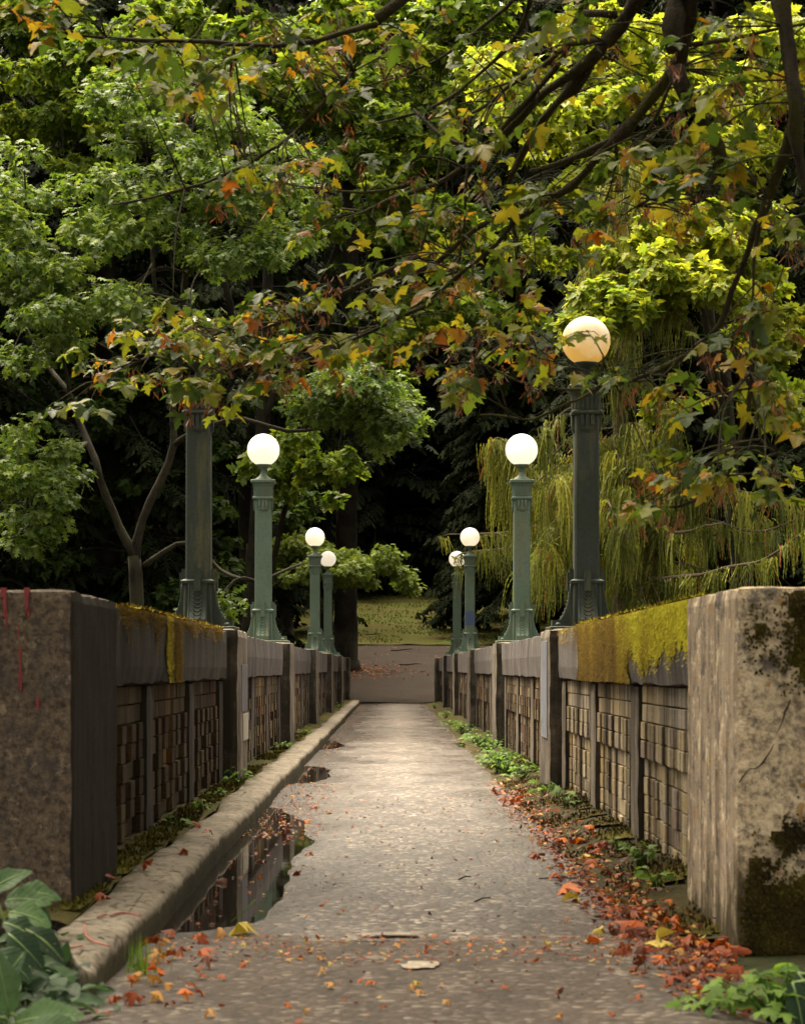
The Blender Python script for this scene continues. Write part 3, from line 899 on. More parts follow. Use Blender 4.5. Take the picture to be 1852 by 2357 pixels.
# moss: displaced mat plus tufts
def moss(face, mask, uv, n_tuft, step, root, mat, rndf, thick=.012, size=.016, hang=.8, name='moss'):
    """face(u, v, d) -> point (d = distance off the surface); uv = (u0, u1, v0, v1)."""
    u0, u1, v0, v1 = uv
    nu, nv = int((u1 - u0) / step), int((v1 - v0) / step)
    vs, fs, rr, idx = [], [], [], {}
    def vert(i, j):
        if (i, j) not in idx:
            u, v = u0 + (u1 - u0) * i / nu, v0 + (v1 - v0) * j / nv
            k = mask(u, v)
            idx[(i, j)] = len(vs)
            vs.append(tuple(face(u, v, .001 + thick * max(0, min(1, k * 2)) * (.55 + .6 * nz(u, v, 1, 22) + .3 * nz(u, v, 4, 60)))))
        return idx[(i, j)]
    for i in range(nu):
        for j in range(nv):
            u, v = u0 + (u1 - u0) * (i + .5) / nu, v0 + (v1 - v0) * (j + .5) / nv
            if mask(u, v) > .05 + .10 * nz(u, v, 6, 9):
                a, b_, c, d = vert(i, j), vert(i+1, j), vert(i+1, j+1), vert(i, j+1)
                fs.append((a, b_, c)); fs.append((a, c, d)); r0 = rndf(u, v); rr += [r0, r0]
    chunks = []
    if fs: chunks.append((np.array(vs, dtype=np.float64), np.array(fs), np.array(rr)))
    P, A, N, R, Sz = [], [], [], [], []
    e = .01; tries = 0
    while len(P) < n_tuft and tries < n_tuft * 30:
        tries += 1
        u, v = random.uniform(u0, u1), random.uniform(v0, v1)
        k = mask(u, v)
        if random.random() > (k + .10) / .26: continue
        p = Vector(face(u, v, thick * .5)); nrm_ = (Vector(face(u, v, 1)) - Vector(face(u, v, 0)))
        a = nrm_ * random.uniform(.4, 1) + Vector((random.uniform(-.7, .7), random.uniform(-.7, .7), random.uniform(-.6, .6) - hang))
        P.append(p); A.append(a); N.append(nrm_ + Vector((0, 0, .4))); R.append(min(1, max(0, rndf(u, v) + random.uniform(-.22, .22)))); Sz.append(size * random.uniform(.6, 1.5))
    if P:
        chunks.append(leaf_arrays(SIMPLE, np.array(P), np.array(A), np.array(N), np.array(Sz), np.array(R)))
    return leaf_mesh(name, chunks, mat, root, 'stuff')

# right coping, near bay: u = Y, v = Z
def maskR(u, v):
    st = nz(u * 2.2, v * .35, 3, 1.0) + .6 * nz(u * 7, v * .8, 1, 1.0)
    if u > 15.6 + .15 * nz(0, v, 0, 6): return (v - 1.27 + .06 * st) if u < 17.4 else -1
    if u > 12.3 + .5 * nz(0, v, 4, 6): return .35 + .25 * st + (v - .95) * .9 + .25 * min(0, 12.9 - u) * 0
    lim = 1.10 + .15 * st - .02 * (u - 9.4)
    return (v - lim) * 2.2
moss(lambda u, v, d: (1.308 - d, u, v), maskR, (9.46, 17.5, COP_B + .01, TOP), 15000, .022, wallR, M['moss'],
     lambda u, v: (.70 - .36 * sstep(11.4, 14.2, u + .8 * nz(u, v, 2, 4))) + .3 * nz(u * 2, v * .8, 7, 1.5) + .9 * (v - 1.17) + (.12 - .2 * sstep(11.6, 13.4, u)), .009, .013, 1.3)
moss(lambda u, v, d: (v, u, TOP - .002 + d), lambda u, v: .4 + .8 * nz(u, v, 2, 1.8) - max(0, u - 15) * .3, (9.5, 17.4, 1.31, 1.75), 3000, .05, wallR, M['moss'], lambda u, v: .7 + .3 * nz(u, v, 3, 3), .02, .018, -.4)
# moss on the end face of the right pier: u = X, v = Z
def maskP(u, v):
    n1 = nz(u, v, 2, 4.5) + .5 * nz(u, v, 5, 13)
    upper = 1.3 * (u - 1.405) + .16 * n1 - max(0, 1.06 - v) * 1.4
    mid = .10 * n1 + .05 - abs(v - 1.15) - abs(u - 1.34) * .9
    return max(upper, mid)
moss(lambda u, v, d: (u, 8.078 - d, v), maskP, (1.285, 1.93, .80, TOP - .02), 4200, .02, wallR, M['moss_dark'], lambda u, v: .45 + .5 * nz(u, v, 8, 5) + (.35 if u > 1.62 else 0), .014, .016)
moss(lambda u, v, d: (u, 8.078 - d, v), lambda u, v: .36 - v + .28 * nz(u, v, 2, 8) + .16 * nz(u, v, 2, 24) - .25 * sstep(1.33, 1.27, u), (1.27, 1.93, -.05, .62), 4200, .016, wallR, M['moss_dark'], lambda u, v: .35 + .6 * nz(u, v, 8, 6), .014, .016)
vt = moss(lambda u, v, d: (v, u, deck_z(v, u) + d + (.03 + .075 * sstep(8.3, 10.2, u)) * sstep(.93, 1.445, v) ** .8), lambda u, v: .02 + .6 * nz(u, v, 2, 2.1) + .25 * (v - 1.1), (8.4, 24, .96, 1.42), 6000, .05, None, M['moss_dark'], lambda u, v: .45 + .5 * nz(u, v, 3, 1.5), .014, .018, -.6, 'moss_tufts')
tag(vt, 'dark moss tufts on the soil bank under the right wall', 'moss')
# left coping
def maskL(u, v):
    st = nz(u * 2.6, v * .4, 13, 1.0) + .5 * nz(u * 8, v, 1, 1.0)
    streak = .14 + .10 * nz(u, v, 0, 5) - abs(u - 12.98 - .09 * nz(0, v, 0, 4)) * 1.0 - max(0, 1.10 - v) * .5
    brown = (.40 - abs(u - 13.5)) * .5 + .25 * st - max(0, 1.0 - v) * 1.0
    top = (v - (1.265 - .05 * st)) * 2 if 10.5 < u < 17 else -1
    top2 = (v - 1.14) + .2 * st - .12 - abs(u - 12.2) * .06
    return max(streak, brown - .05, top, top2)
moss(lambda u, v, d: (-1.308 + d, u, v), maskL, (10.3, 17.3, COP_B + .01, TOP), 6000, .022, wallL, M['moss'],
     lambda u, v: (.62 if abs(u - 12.98) < .2 else .22) + .2 * nz(u * 2, v, 7, 2), .008, .013, 1.3)
moss(lambda u, v, d: (-v, u, TOP - .002 + d), lambda u, v: .25 + .9 * nz(u, v, 2, 1.8), (10.5, 17.4, 1.31, 1.7), 2200, .05, wallL, M['moss'], lambda u, v: .5 + .35 * nz(u, v, 3, 3), .02, .018, -.4)

# ------------------------------------------------------------------ kerb
kerb = empty('kerb', (-1.1, 36, 0), 'wavy worn concrete kerb along the foot of the left parapet', 'kerb', kind='structure')
vs, fs = [], []
yl = np.concatenate([np.arange(6.75, 20, .06), np.arange(20, 63.9, .35)])
prof = [(.0, -.14), (.003, .02), (.006, .066), (.012, .088), (.028, .100), (.08, .106), (.15, .110), (.25, .112), (.30, .08), (.30, -.14)]   # inwards offset, height
n = len(prof)
for y in yl:
    e = -.925 + .022 * nz(3, y, 1, .55) + .012 * nz(3, y, 8, 2.1)
    cut = max(0.0, (7.75 - y))
    for i, (dx, z) in enumerate(prof):
        w = .9 + .35 * nz(7, y, 2, .7)
        x = e - dx * (w if i > 4 else 1)
        yy = y + (sstep(8.2, 6.7, y)) * dx * 2.9
        zz = z + (.012 * nz(x, yy, 3, 2.4) + .005 * nz(x, yy, 1, 9)) * (1 if z > 0 else 0)
        if yy < 7.1: zz -= .02
        vs.append((x, yy, zz))
for j in range(len(yl) - 1):
    for i in range(n - 1):
        fs.append((j*n+i, j*n+i+1, (j+1)*n+i+1, (j+1)*n+i))
me = np_mesh('kerb_stone', np.array(vs) - np.array(kerb.location), np.array(fs)[:, ::-1], smooth=True)
bmx = bmesh.new(); bmx.from_mesh(me)
bmx.verts.ensure_lookup_table()
bmx.faces.new([bmx.verts[i] for i in range(n)])
bmx.to_mesh(me); bmx.free()
link_mesh('kerb_stone', me, kerb_mat(), kerb)
# red spray lines on the near end of the kerb
def kerb_top(x, y): return .128
for line in ([(1080, 890), (1150, 862), (1240, 855), (1310, 870), (1380, 890)], [(835, 975), (850, 1080), (920, 1135), (1010, 1165), (1080, 1185)], [(700, 1200), (760, 1190), (810, 1180)], [(960, 900), (1000, 880), (1050, 872)]):
    pts = []
    for zx, zy in line:
        px, py = zx * 400 / 1708, 1900 + zy * 457 / 1951
        Y = (EYE - .118) * F / (py - 1538)
        pts.append((Vector(((px - 903) * Y / F, Y, .118)), .0035))
    pp, rr = spline(pts, .03)
    b = MB(); b.tube(pp, rr, 5, .3); b.build('paint_line', M['red_faded'], kerb)
# moss bed between kerb and wall
vs, fs = [], []
yl = np.concatenate([np.arange(7.9, 20, .14), np.arange(20, 63.8, .5)]); n = 9
for y in yl:
    e = -1.165 - .07 * nz(7, y, 2, .7)
    for i in range(n):
        x = e + (-1.44 - e) * i / (n - 1)
        vs.append((x, y, .106 + .018 * nz(x, y, 4, 3.3) + .016 * nz(x, y, 9, 11) + .02 * (i / (n - 1))))
for j in range(len(yl) - 1):
    for i in range(n - 1):
        fs.append((j*n+i, (j+1)*n+i, (j+1)*n+i+1, j*n+i+1))
tag(link_mesh('moss_bed', np_mesh('moss_bed', vs, fs, smooth=True), M['mossbed']), 'strip of moss and leaf mould between the left kerb and the wall', 'moss', kind='structure')
mt = moss(lambda u, v, d: (v, u, .116 + d + .012 * nz(v, u, 4, 3.3)), lambda u, v: .12 + .9 * nz(u, v, 2, 1.1), (7.9, 30, -1.34, -1.165), 5200, .06, None, M['moss_kerb'], lambda u, v: .45 + .4 * nz(u, v, 3, 1.5), .012, .022, -.6, 'moss_tufts')
tag(mt, 'yellow green moss tufts growing behind the left kerb', 'moss')

# ------------------------------------------------------------------ lamps
def make_lamp(shaft_mat, globe_mat_, label):
    r = empty('lamp_post', (0, 0, 0), label, 'lamp post', 'lamp posts standing on the parapets')
    mt = shaft_mat
    b = MB(); b.box(-.315, .315, -.315, .315, 0, .028, .006)
    plate = b.build('base_plate', mt, r, local=True)
    for sx in (-1, 1):
        for sy in (-1, 1):
            q = MB(); q.lathe([(.022, .028), (.022, .045), (.012, .058)], 8, (sx * .25, sy * .25)); q.build('bolt', mt, plate, local=True)
    b = MB(); b.sq([(.028, .122), (.30, .115), (.385, .112)], .12); b.build('pedestal', mt, r, local=True)
    prof = [(.09, .03), (.285, .03), (.285, .083), (.214, .083), (.200, .10), (.178, .14), (.158, .19), (.144, .25), (.136, .32), (.131, .385), (.09, .385)]
    for k in range(4):
        a = k * math.pi / 2; ca, sa = math.cos(a), math.sin(a)
        rot = lambda x, y, z: (x * ca - y * sa, x * sa + y * ca, z)
        b = MB(); n = len(prof)
        vs = [rot(p[0], -.078, p[1]) for p in prof] + [rot(p[0], .078, p[1]) for p in prof]
        fs = [tuple(range(n)), tuple(range(2 * n - 1, n - 1, -1))] + [(i, n + i, n + (i + 1) % n, (i + 1) % n) for i in range(n)]
        b.add(vs, fs)
        br = b.build('bracket', mt, r, local=True)
        for sy in (-1, 1):
            q = MB()
            n2 = len(prof) - 4
            path = [(p[0] + .001, p[1]) for p in prof[3:10]]
            q.tube([rot(p[0], sy * .070, p[1]) for p in path], .006, 5); q.build('edge_bead', mt, br, local=True)
        q = MB()
        for j in range(7):
            z = .095 + j * .033
            t = [(p[0], p[1]) for p in prof[3:10]]
            rr_ = np.interp(z, [p[1] for p in t], [p[0] for p in t])
            q.tube([rot(rr_ + .004, .033 * math.cos(th), z + .033 * math.sin(th) * .95 + .02) for th in np.linspace(math.pi, 2 * math.pi, 8)], .0055, 4)
        q.build('scallops', mt, br, local=True)
        q = MB(); v8 = []
        for x0, x1, y0, y1, z0, z1 in ((.10, .158, -.027, .027, .32, .475), (.10, .140, -.02, .02, .475, .505)):
            c = [rot(x, y, z) for z in (z0, z1) for x, y in ((x0, y0), (x1, y0), (x1, y1), (x0, y1))]
            q.add(c, [(0,3,2,1),(4,5,6,7),(0,1,5,4),(1,2,6,5),(2,3,7,6),(3,0,4,7)])
        q.build('key_block', mt, r, local=True)
        # side scroll of the base and drops under the capital
        q = MB()
        for j, (yy, zl) in enumerate(((-.042, .085), (0, .125), (.042, .085))):
            c = [rot(x, y, z) for z in (1.765 - zl, 1.765) for x, y in ((.095, yy - .015), (.122, yy - .015), (.122, yy + .015), (.095, yy + .015))]
            q.add(c, [(0,3,2,1),(4,5,6,7),(0,1,5,4),(1,2,6,5),(2,3,7,6),(3,0,4,7)])
        c = [rot(x, y, z) for z, hw, xo in ((1.62, .018, .106), (1.65, .06, .113), (1.69, .064, .113)) for x, y in ((.095, -hw), (xo, -hw), (xo, hw), (.095, hw))]
        q.add(c, [(0,3,2,1),(8,9,10,11)] + [(i*4+j, i*4+(j+1)%4, i*4+4+(j+1)%4, i*4+4+j) for i in range(2) for j in range(4)])
        q.build('drop_ornament', mt, r, local=True)
    b = MB(); b.sq([(.380, .118), (.382, .138), (.404, .141), (.410, .128), (.418, .112)], .08); b.build('collar', mt, r, local=True)
    b = MB(); b.sq([(.40, .106), (.50, .103), (1.0, .1015), (1.77, .099)], .14); sh = b.build('shaft', mt, r, local=True)
    b = MB(); b.sq([(1.765, .112), (1.772, .126), (1.785, .129), (1.798, .126), (1.805, .112)], .10); b.build('ring', mt, r, local=True)
    b = MB(); b.sq([(1.803, .108), (1.86, .109), (1.92, .114), (1.955, .124), (1.972, .136)], .12); cp = b.build('capital', mt, r, local=True)
    for k in range(4):
        a = k * math.pi / 2; ca, sa = math.cos(a), math.sin(a)
        q = MB()
        for j in range(-2, 3):
            yy = j * .036
            c = [(x * ca - y * sa, x * sa + y * ca, z) for z, xo in ((1.812, .116), (1.92, .121), (1.955, .131)) for x, y in ((.095, yy - .010), (xo, yy - .010), (xo, yy + .010), (.095, yy + .010))]
            q.add(c, [(0,3,2,1),(8,9,10,11)] + [(i*4+jj, i*4+(jj+1)%4, i*4+4+(jj+1)%4, i*4+4+jj) for i in range(2) for jj in range(4)])
        q.build('fluting', mt, cp, local=True)
    b = MB(); b.sq([(1.970, .136), (1.976, .150), (2.002, .152), (2.012, .140)], .10); b.build('cap_plate', mt, r, local=True)
    b = MB(); b.lathe([(.132, 2.010), (.10, 2.028), (.062, 2.055), (.040, 2.085), (.031, 2.115), (.034, 2.135), (.050, 2.155), (.078, 2.178), (.096, 2.19), (.098, 2.205)], 24)
    b.build('globe_holder', mt, r, local=True)
    b = MB(); R0, zc = .200, 2.385
    b.lathe([(R0 * math.sin(t), zc - R0 * math.cos(t)) for t in np.linspace(.50, math.pi - .001, 22)], 40)
    b.build('globe', globe_mat_, r, local=True)
    return r

def copy_tree(o, parent=None):
    c = o.copy(); COL.objects.link(c)
    if parent is not None: c.parent = parent
    for ch in [k for k in o.children]:
        copy_tree(ch, c)
    return c

LX = 1.594
lampA = make_lamp(M['metal_brown'], M['globe_tan'], 'tall browned green lamp post at the near right with tan bottomed globe behind maple twigs')
lampB = make_lamp(M['metal'], M['globe'], 'green lamp post on the second right post with white globe before the weeping cedar')
lamps = []
LL = [(lampA, 1, 2, None), (None, -1, 2, 'dark green lamp post at the near left with its globe hidden by maple leaves'),
      (lampB, 1, 3, None), (None, -1, 3, 'green lamp post on the second left post with its white globe in the clear'),
      (None, 1, 5, 'small far lamp post on the right with a blue painted patch at its foot'), (None, -1, 5, 'small far lamp post on the left with white globe'),
      (None, 1, 6, 'farthest right lamp post with globe veiled by drooping cedar strands'), (None, -1, 6, 'farthest left lamp post with globe against green oak leaves')]
for o, sg, k, lab in LL:
    if o is None:
        o = copy_tree(lampA if k == 2 else lampB)
        o['label'] = lab
    o.location = (sg * LX, k * S, TOP + .008)
    lamps.append(o)
# repainted lower shaft on the far right lamp
b = MB(); b.sq([(.57, .106), (.80, .1055), (.86, .105)], .14); o = b.build('paint_patch', M['metal_blue'], lamps[4], local=True); o['label'] = 'blue repainted band on the shaft'

# ------------------------------------------------------------------ overhanging maple
maple = empty('overhanging_maple', (6.2, 10.5, hz(6.2, 10.5)), 'big leaf maple turning yellow whose mossy limbs hang over the bridge from the right', 'tree')
tr = MB()
pts, rad = spline([(Vector((6.2, 10.5, hz(6.2, 10.5) - .3)), .5), (Vector((6.1, 10.6, .5)), .38), (Vector((5.7, 10.8, 3.5)), .33), (Vector((5.0, 11.2, 6.8)), .26), (Vector((4.2, 11.8, 9.5)), .18), (Vector((3.8, 12, 12)), .1)], .4)
tr.tube(pts, rad, 12, .06); tr.build('trunk', M['bark_mossy'], maple)

Z7 = 926.0 / 1708
def z7(p): return (926 + p[0] * Z7, p[1] * Z7)
def z9(p): return (926 + p[0] * Z7, 800 + p[1] * Z7)
def z8(p): return (p[0] * Z7, 650 + p[1] * Z7)
# (points in photo pixels, distance start, distance end, radius start, radius end)
LIMBS = [
 ([z7(p) for p in [(1085,-160),(1000,0),(930,110),(830,220),(760,320),(650,450),(560,570),(495,700),(450,800),(480,1000),(492,1200),(475,1430)]], 10.6, 12.6, .052, .010),
 ([z7(p) for p in [(900,60),(760,60),(700,200),(640,300),(470,490),(380,590),(290,620),(170,580),(50,470)]], 10.9, 12.2, .026, .010),
 ([z7(p) for p in [(830,220),(600,400),(520,470),(440,560),(360,640),(180,760),(0,830),(-160,900)]], 11.0, 13.2, .034, .012),
 ([z7(p) for p in [(1215,-160),(1195,0),(1185,150),(1160,290),(1050,430),(960,540),(880,600),(780,650),(640,700),(540,725)]], 10.0, 11.8, .062, .012),
 ([z7(p) for p in [(1150,-120),(1155,0),(1150,120),(1145,220)]], 10.2, 10.2, .050, .042),
 ([z7(p) for p in [(960,540),(880,620),(800,700),(720,790),(620,850),(500,920),(400,920),(250,1020),(150,1110),(0,1180),(-180,1240)]], 10.9, 12.8, .030, .010),
 ([z7(p) for p in [(1160,290),(1220,430),(1310,570),(1350,680),(1430,730),(1520,790),(1565,830)]], 10.1, 10.5, .040, .020),
 ([z7(p) for p in [(1600,-160),(1610,0),(1635,230),(1668,430),(1675,560),(1700,760),(1760,900)]], 9.6, 9.6, .045, .028),
 ([z7(p) for p in [(1662,500),(1630,640),(1580,760),(1540,880),(1470,1050),(1400,1230),(1350,1380),(1240,1470)]], 9.7, 11.0, .034, .010),
 ([z7(p) for p in [(580,-100),(540,0),(490,130),(430,220),(330,310),(200,420),(80,470),(-120,520)]], 11.6, 12.8, .020, .008),
 ([z7(p) for p in [(480,-20),(440,30),(300,150),(150,250),(0,320),(-200,380)]], 11.8, 13.0, .016, .006),
 ([z7(p) for p in [(480,930),(400,1030),(300,1120),(150,1240),(0,1345),(-150,1400)]], 11.9, 12.9, .018, .007),
 ([z7(p) for p in [(1350,680),(1240,760),(1130,820),(1000,870)]], 10.3, 11.0, .014, .005),
 ([z9(p) for p in [(1500,-120),(1380,-40),(1230,20),(1100,90),(960,140),(860,160),(760,182),(600,165),(480,140),(300,50),(200,0)]], 10.6, 12.2, .018, .006),
 ([z9(p) for p in [(840,165),(770,205),(700,240),(560,300),(450,295),(330,285)]], 11.0, 11.8, .012, .005),
 ([z9(p) for p in [(1480,-100),(1480,60),(1470,250),(1420,430),(1380,550),(1280,620),(1180,675),(1060,680)]], 10.2, 10.8, .018, .006),
 ([z9(p) for p in [(1400,0),(1500,250),(1520,390),(1590,440),(1690,480)]], 10.2, 10.4, .012, .006),
 ([z8(p) for p in [(1900,40),(1700,150),(1440,270),(1300,330),(1120,350),(1000,290),(900,235)]], 12.4, 12.9, .015, .006),
 ([z8(p) for p in [(1800,-120),(1500,20),(1300,130),(1100,200),(950,210),(760,260),(600,330),(430,420)]], 12.5, 13.0, .014, .005),
 ([z7(p) for p in [(860,180),(720,180),(600,280),(480,340),(380,430),(300,480)]], 10.9, 11.6, .022, .009),
 ([z7(p) for p in [(1220,190),(1380,170),(1500,140),(1720,95)]], 10.0, 9.8, .014, .008),
 ([z7(p) for p in [(1150,330),(1090,450),(1040,550),(980,620)]], 10.1, 10.8, .012, .006),
 ([z7(p) for p in [(900,600),(910,700),(880,800),(850,870)]], 11.0, 11.1, .010, .005),
 ([z7(p) for p in [(1545,850),(1500,1000),(1490,1200),(1480,1476),(1475,1650)]], 9.9, 10.2, .014, .006),
 ([z7(p) for p in [(200,420),(160,700),(120,900),(70,1100)]], 12.6, 12.7, .012, .006),
 ([z7(p) for p in [(290,480),(270,800),(255,1000),(230,1160)]], 11.8, 12.0, .012, .006),
 ([z8(p) for p in [(1500,-900),(1250,-640),(1050,-500),(860,-420),(640,-360),(480,-330)]], 11.8, 12.6, .016, .006),
 ([z8(p) for p in [(1600,-1100),(1250,-1010),(900,-1020),(560,-1030),(280,-1060)]], 10.8, 11.2, .018, .007),
 ([z8(p) for p in [(1750,-420),(1550,-380),(1350,-400),(1200,-420),(1000,-450)]], 12.2, 12.9, .012, .005),
]
branch_pts = []; mossP, mossA, mossS = [], [], []
for pl, y0, y1, r0, r1 in LIMBS:
    n = len(pl); pp = []
    for i, (px, py) in enumerate(pl):
        t = i / (n - 1)
        pp.append((at(px, py, y0 + (y1 - y0) * t + .12 * nz(px, py, 1, .01)), r0 + (r1 - r0) * t ** .8))
    P_s, R_s = spline(pp, .10); R_s = [q_ * .86 for q_ in R_s]
    P_s = [p + Vector((nz(p.x, p.z, 1, 7), nz(p.x, p.z, 5, 5), nz(p.x, p.z, 9, 7))) * (.012 + .1 * r) for p, r in zip(P_s, R_s)]
    b = MB(); b.tube(P_s, [r * random.uniform(.80, 1.28) for r in R_s], 9 if r0 > .02 else 6, .24)
    b.build('branch', M['bark_mossy'], maple)
    for p, r in zip(P_s, R_s):
        branch_pts.append(p)
        if r > .011:
            for _ in range(int(5 + 240 * r)):
                a = random.uniform(0, 6.28); e = Vector((math.cos(a), random.gauss(0, .5), math.sin(a)))
                mossP.append(p + e.normalized() * r * .95 + Vector((random.gauss(0, .03), 0, random.gauss(0, .03))) * .4); mossA.append(e + Vector((random.gauss(0, .5), random.gauss(0, .5), random.gauss(0, .5)))); mossS.append(random.uniform(.010, .024))
mossP = np.array(mossP); n = len(mossP)
leaf_mesh('moss', [leaf_arrays(SIMPLE, mossP, np.array(mossA), rng.normal(size=(n, 3)), np.array(mossS), rng.random(n))], M['moss_dark'], maple, 'stuff')
# limbs joining the visible ones to the trunk, above the frame
for tgt, rr_ in ((LIMBS[0], .06), (LIMBS[3], .07), (LIMBS[7], .05), (LIMBS[9], .03), (LIMBS[27], .03)):
    p = at(tgt[0][0][0], tgt[0][0][1], tgt[1])
    top = Vector((5.0, 11.2, 6.8))
    pts, rad = spline([(top, rr_ * 1.8), (top.lerp(p, .5) + Vector((0, 0, .7)), rr_ * 1.3), (p + Vector((0, 0, .02)), rr_)], .2)
    b = MB(); b.tube(pts, rad, 8, .1); b.build('branch', M['bark_mossy'], maple)

# leaf sprays: (centre and half size in displayed pixels, distance, twigs, share of turned leaves)
BLOBS = [(200,60,130,70,11.2,9,.25),(330,130,110,80,11.0,8,.15),(450,60,150,60,11.5,10,.45),(600,80,150,80,11.5,10,.4),(700,140,120,70,12,8,.4),(500,170,120,50,11.2,6,.35),(780,60,150,60,12,9,.4),(390,190,50,40,10.8,3,.8),(880,120,120,90,12,8,.4),
 (560,350,110,45,12.2,7,.75),(480,410,50,22,11.6,2,.7),(640,380,80,50,12.3,6,.7),(700,460,70,50,12.6,5,.5),(760,300,100,60,12.4,6,.35),
 (900,420,160,110,12.4,14,.35),(1000,300,130,100,12,12,.45),(850,560,150,60,12.6,10,.4),(1000,560,110,90,12.4,10,.5),(760,610,140,60,12.6,10,.45),(640,650,110,50,12.7,8,.5),(560,680,120,50,12.7,8,.4),
 (330,680,110,60,12.5,10,.3),(250,760,110,45,12.4,8,.45),(420,740,130,60,12.6,12,.5),(350,815,120,35,12.4,9,.45),(520,780,100,45,12.7,9,.4),(460,830,80,32,12.4,7,.35),(420,705,55,38,12.5,13,.2),(470,730,40,30,12.4,5,.4),(630,740,110,50,12.8,9,.55),(740,740,120,50,12.8,9,.5),(860,690,120,60,12.8,9,.5),(960,640,90,80,12.5,7,.6),(1000,760,90,50,12.3,7,.6),(1050,700,80,60,12.2,7,.65),(1080,640,60,60,12.2,5,.5),(980,820,70,30,12.2,4,.7),(1040,860,90,22,12,4,.75),(150,855,60,12,12.3,3,.2),
 (1165,775,50,35,11.4,4,.75),(1135,720,45,50,11.6,4,.7),(1222,704,34,14,11.2,1,.95),(1300,800,60,18,11.2,2,.6),(1130,850,100,30,11.8,5,.7),(1420,800,120,50,10.8,6,.6),(1570,740,80,50,10.5,6,.65),(1640,640,50,80,10.3,4,.6),(1650,800,60,80,10.2,6,.65),(1520,455,80,30,10.6,3,.7),(1400,380,140,80,10.8,11,.5),(1560,380,120,80,10.4,10,.5),(1250,400,130,80,11.2,10,.45),(1350,230,120,90,10.8,9,.45),(1450,300,100,70,10.5,8,.5),(1580,200,110,90,10.2,10,.5),(1650,120,60,100,10,7,.5),(1500,60,120,60,10.4,9,.5),(1230,60,120,70,11.2,9,.5),(1100,100,110,90,11.6,10,.45),(1050,200,100,80,11.8,8,.45),(1150,520,80,60,11.6,5,.4),(1120,430,90,60,11.8,6,.4),(1470,985,115,35,10.6,9,.55),(1385,1055,75,22,10.7,5,.45),(1580,960,90,50,10.4,6,.6),(1640,900,60,70,10.2,5,.55),(1500,880,80,50,10.6,4,.6),(1650,1010,60,40,10.3,4,.5),(100,20,100,40,11,5,.3),(1680,480,40,80,10,4,.5)]
BP = np.array([tuple(p) for p in branch_pts])
leafP, leafA, leafN, leafS, leafR = [], [], [], [], []
seedP, seedA, seedN, seedS, seedR = [], [], [], [], []
twigs = MB(); petioles = MB()
for cx, cy, rx, ry, Yd, nt, turned in BLOBS:
    for _ in range(int(nt * 1.08)):
        for _try in range(20):
            u, v = random.uniform(-1, 1), random.uniform(-1, 1)
            if u*u + v*v < 1: break
        if abs(cx + rx * u - 1107) < 105 and cy + ry * v > 800: continue
        c = atd(cx + rx * u, cy + ry * v, Yd + random.uniform(-1.0, 1.0))
        d = BP - np.array(c); i = int((d ** 2).sum(1).argmin()); q = Vector(BP[i])
        dist = (q - c).length
        if dist > .9: q = c + (q - c).normalized() * random.uniform(.35, .6)
        mid = q.lerp(c, .5) + Vector((random.uniform(-.05, .05), random.uniform(-.05, .05), .05 * dist))
        pts, rad = spline([(q, .006), (mid, .0045), (c, .003)], .08)
        twigs.tube(pts, rad, 4)
        out_dir = (c - q); out_dir.z *= .4
        if out_dir.length < .01: out_dir = Vector((-1, 0, 0))
        out_dir.normalize()
        if random.random() < .42 * (1 if turned > .3 else .25):
            # hanging bunch of winged seeds
            b0 = c + Vector((random.uniform(-.05, .05), random.uniform(-.05, .05), -.04))
            for k in range(random.randint(9, 18)):
                seedP.append(b0 + Vector((random.gauss(0, .022), random.gauss(0, .022), -random.random() * .10)))
                seedA.append(Vector((random.gauss(0, .5), random.gauss(0, .5), -1))); seedN.append(Vector((random.gauss(0, 1), random.gauss(0, 1), .2)))
                seedS.append(random.uniform(.04, .068)); seedR.append(random.random())
        for k in range(random.randint(3, 5)):
            dirv = (out_dir + Vector((random.gauss(0, .75), random.gauss(0, .75), random.gauss(-.12, .25)))).normalized()
            pet = random.uniform(.04, .11)
            base = c + dirv * pet + Vector((0, 0, -.25 * pet))
            petioles.tube([c, c + dirv * pet * .5, base], .0022, 3)
            leafP.append(base)
            leafA.append(dirv + Vector((0, 0, -random.uniform(.1, .7))))
            leafN.append(Vector((random.gauss(0, .5), random.gauss(-.05, .5), 1)))
            leafS.append(random.choice((1.35, 1, .8, .7)) * random.uniform(.062, .11))
            if random.random() < turned * .75: leafR.append(random.triangular(.36, .95, .50))
            else: leafR.append(random.uniform(0, .5))
twigs.build('twigs', M['bark_mossy'], maple, 'stuff')
petioles.build('leaf_stalks', M['weed'], maple, 'stuff')
leafP, leafA, leafN = np.array(leafP), np.array(leafA), np.array(leafN); leafS, leafR = np.array(leafS), np.array(leafR)
# the leaves that show largest are objects of their own
proj_x, proj_z = leafP[:, 0] / leafP[:, 1], (leafP[:, 2] - EYE) / leafP[:, 1]
infr = (proj_x > -.17) & (proj_x < .18) & (proj_z < .295)
score = np.where(infr, leafS / leafP[:, 1] * (.4 + .6 * np.abs(norm(leafN)[:, 1])), 0)
order = np.argsort(-score); big = order[:300]; rest = order[300:]
shapes = [maple_shape((.3, .5, .7, .45, .9)[k], k) for k in range(5)]
cls = [0.08, .22, .36, .47, .58, .68, .76, .84, .95]
lib = {}
for k, sh_ in enumerate(shapes):
    for ci, cv in enumerate(cls):
        lib[(k, ci)] = np_mesh('leaf', sh_[0], sh_[1], np.full(len(sh_[1]), cv)); lib[(k, ci)].materials.append(M['leaf_near'])
def frame(a, nv):
    y = Vector(a).normalized(); z = Vector(nv); z = (z - y * z.dot(y)).normalized(); x = y.cross(z)
    return Matrix((x, y, z)).transposed()
mloc = wloc(maple)
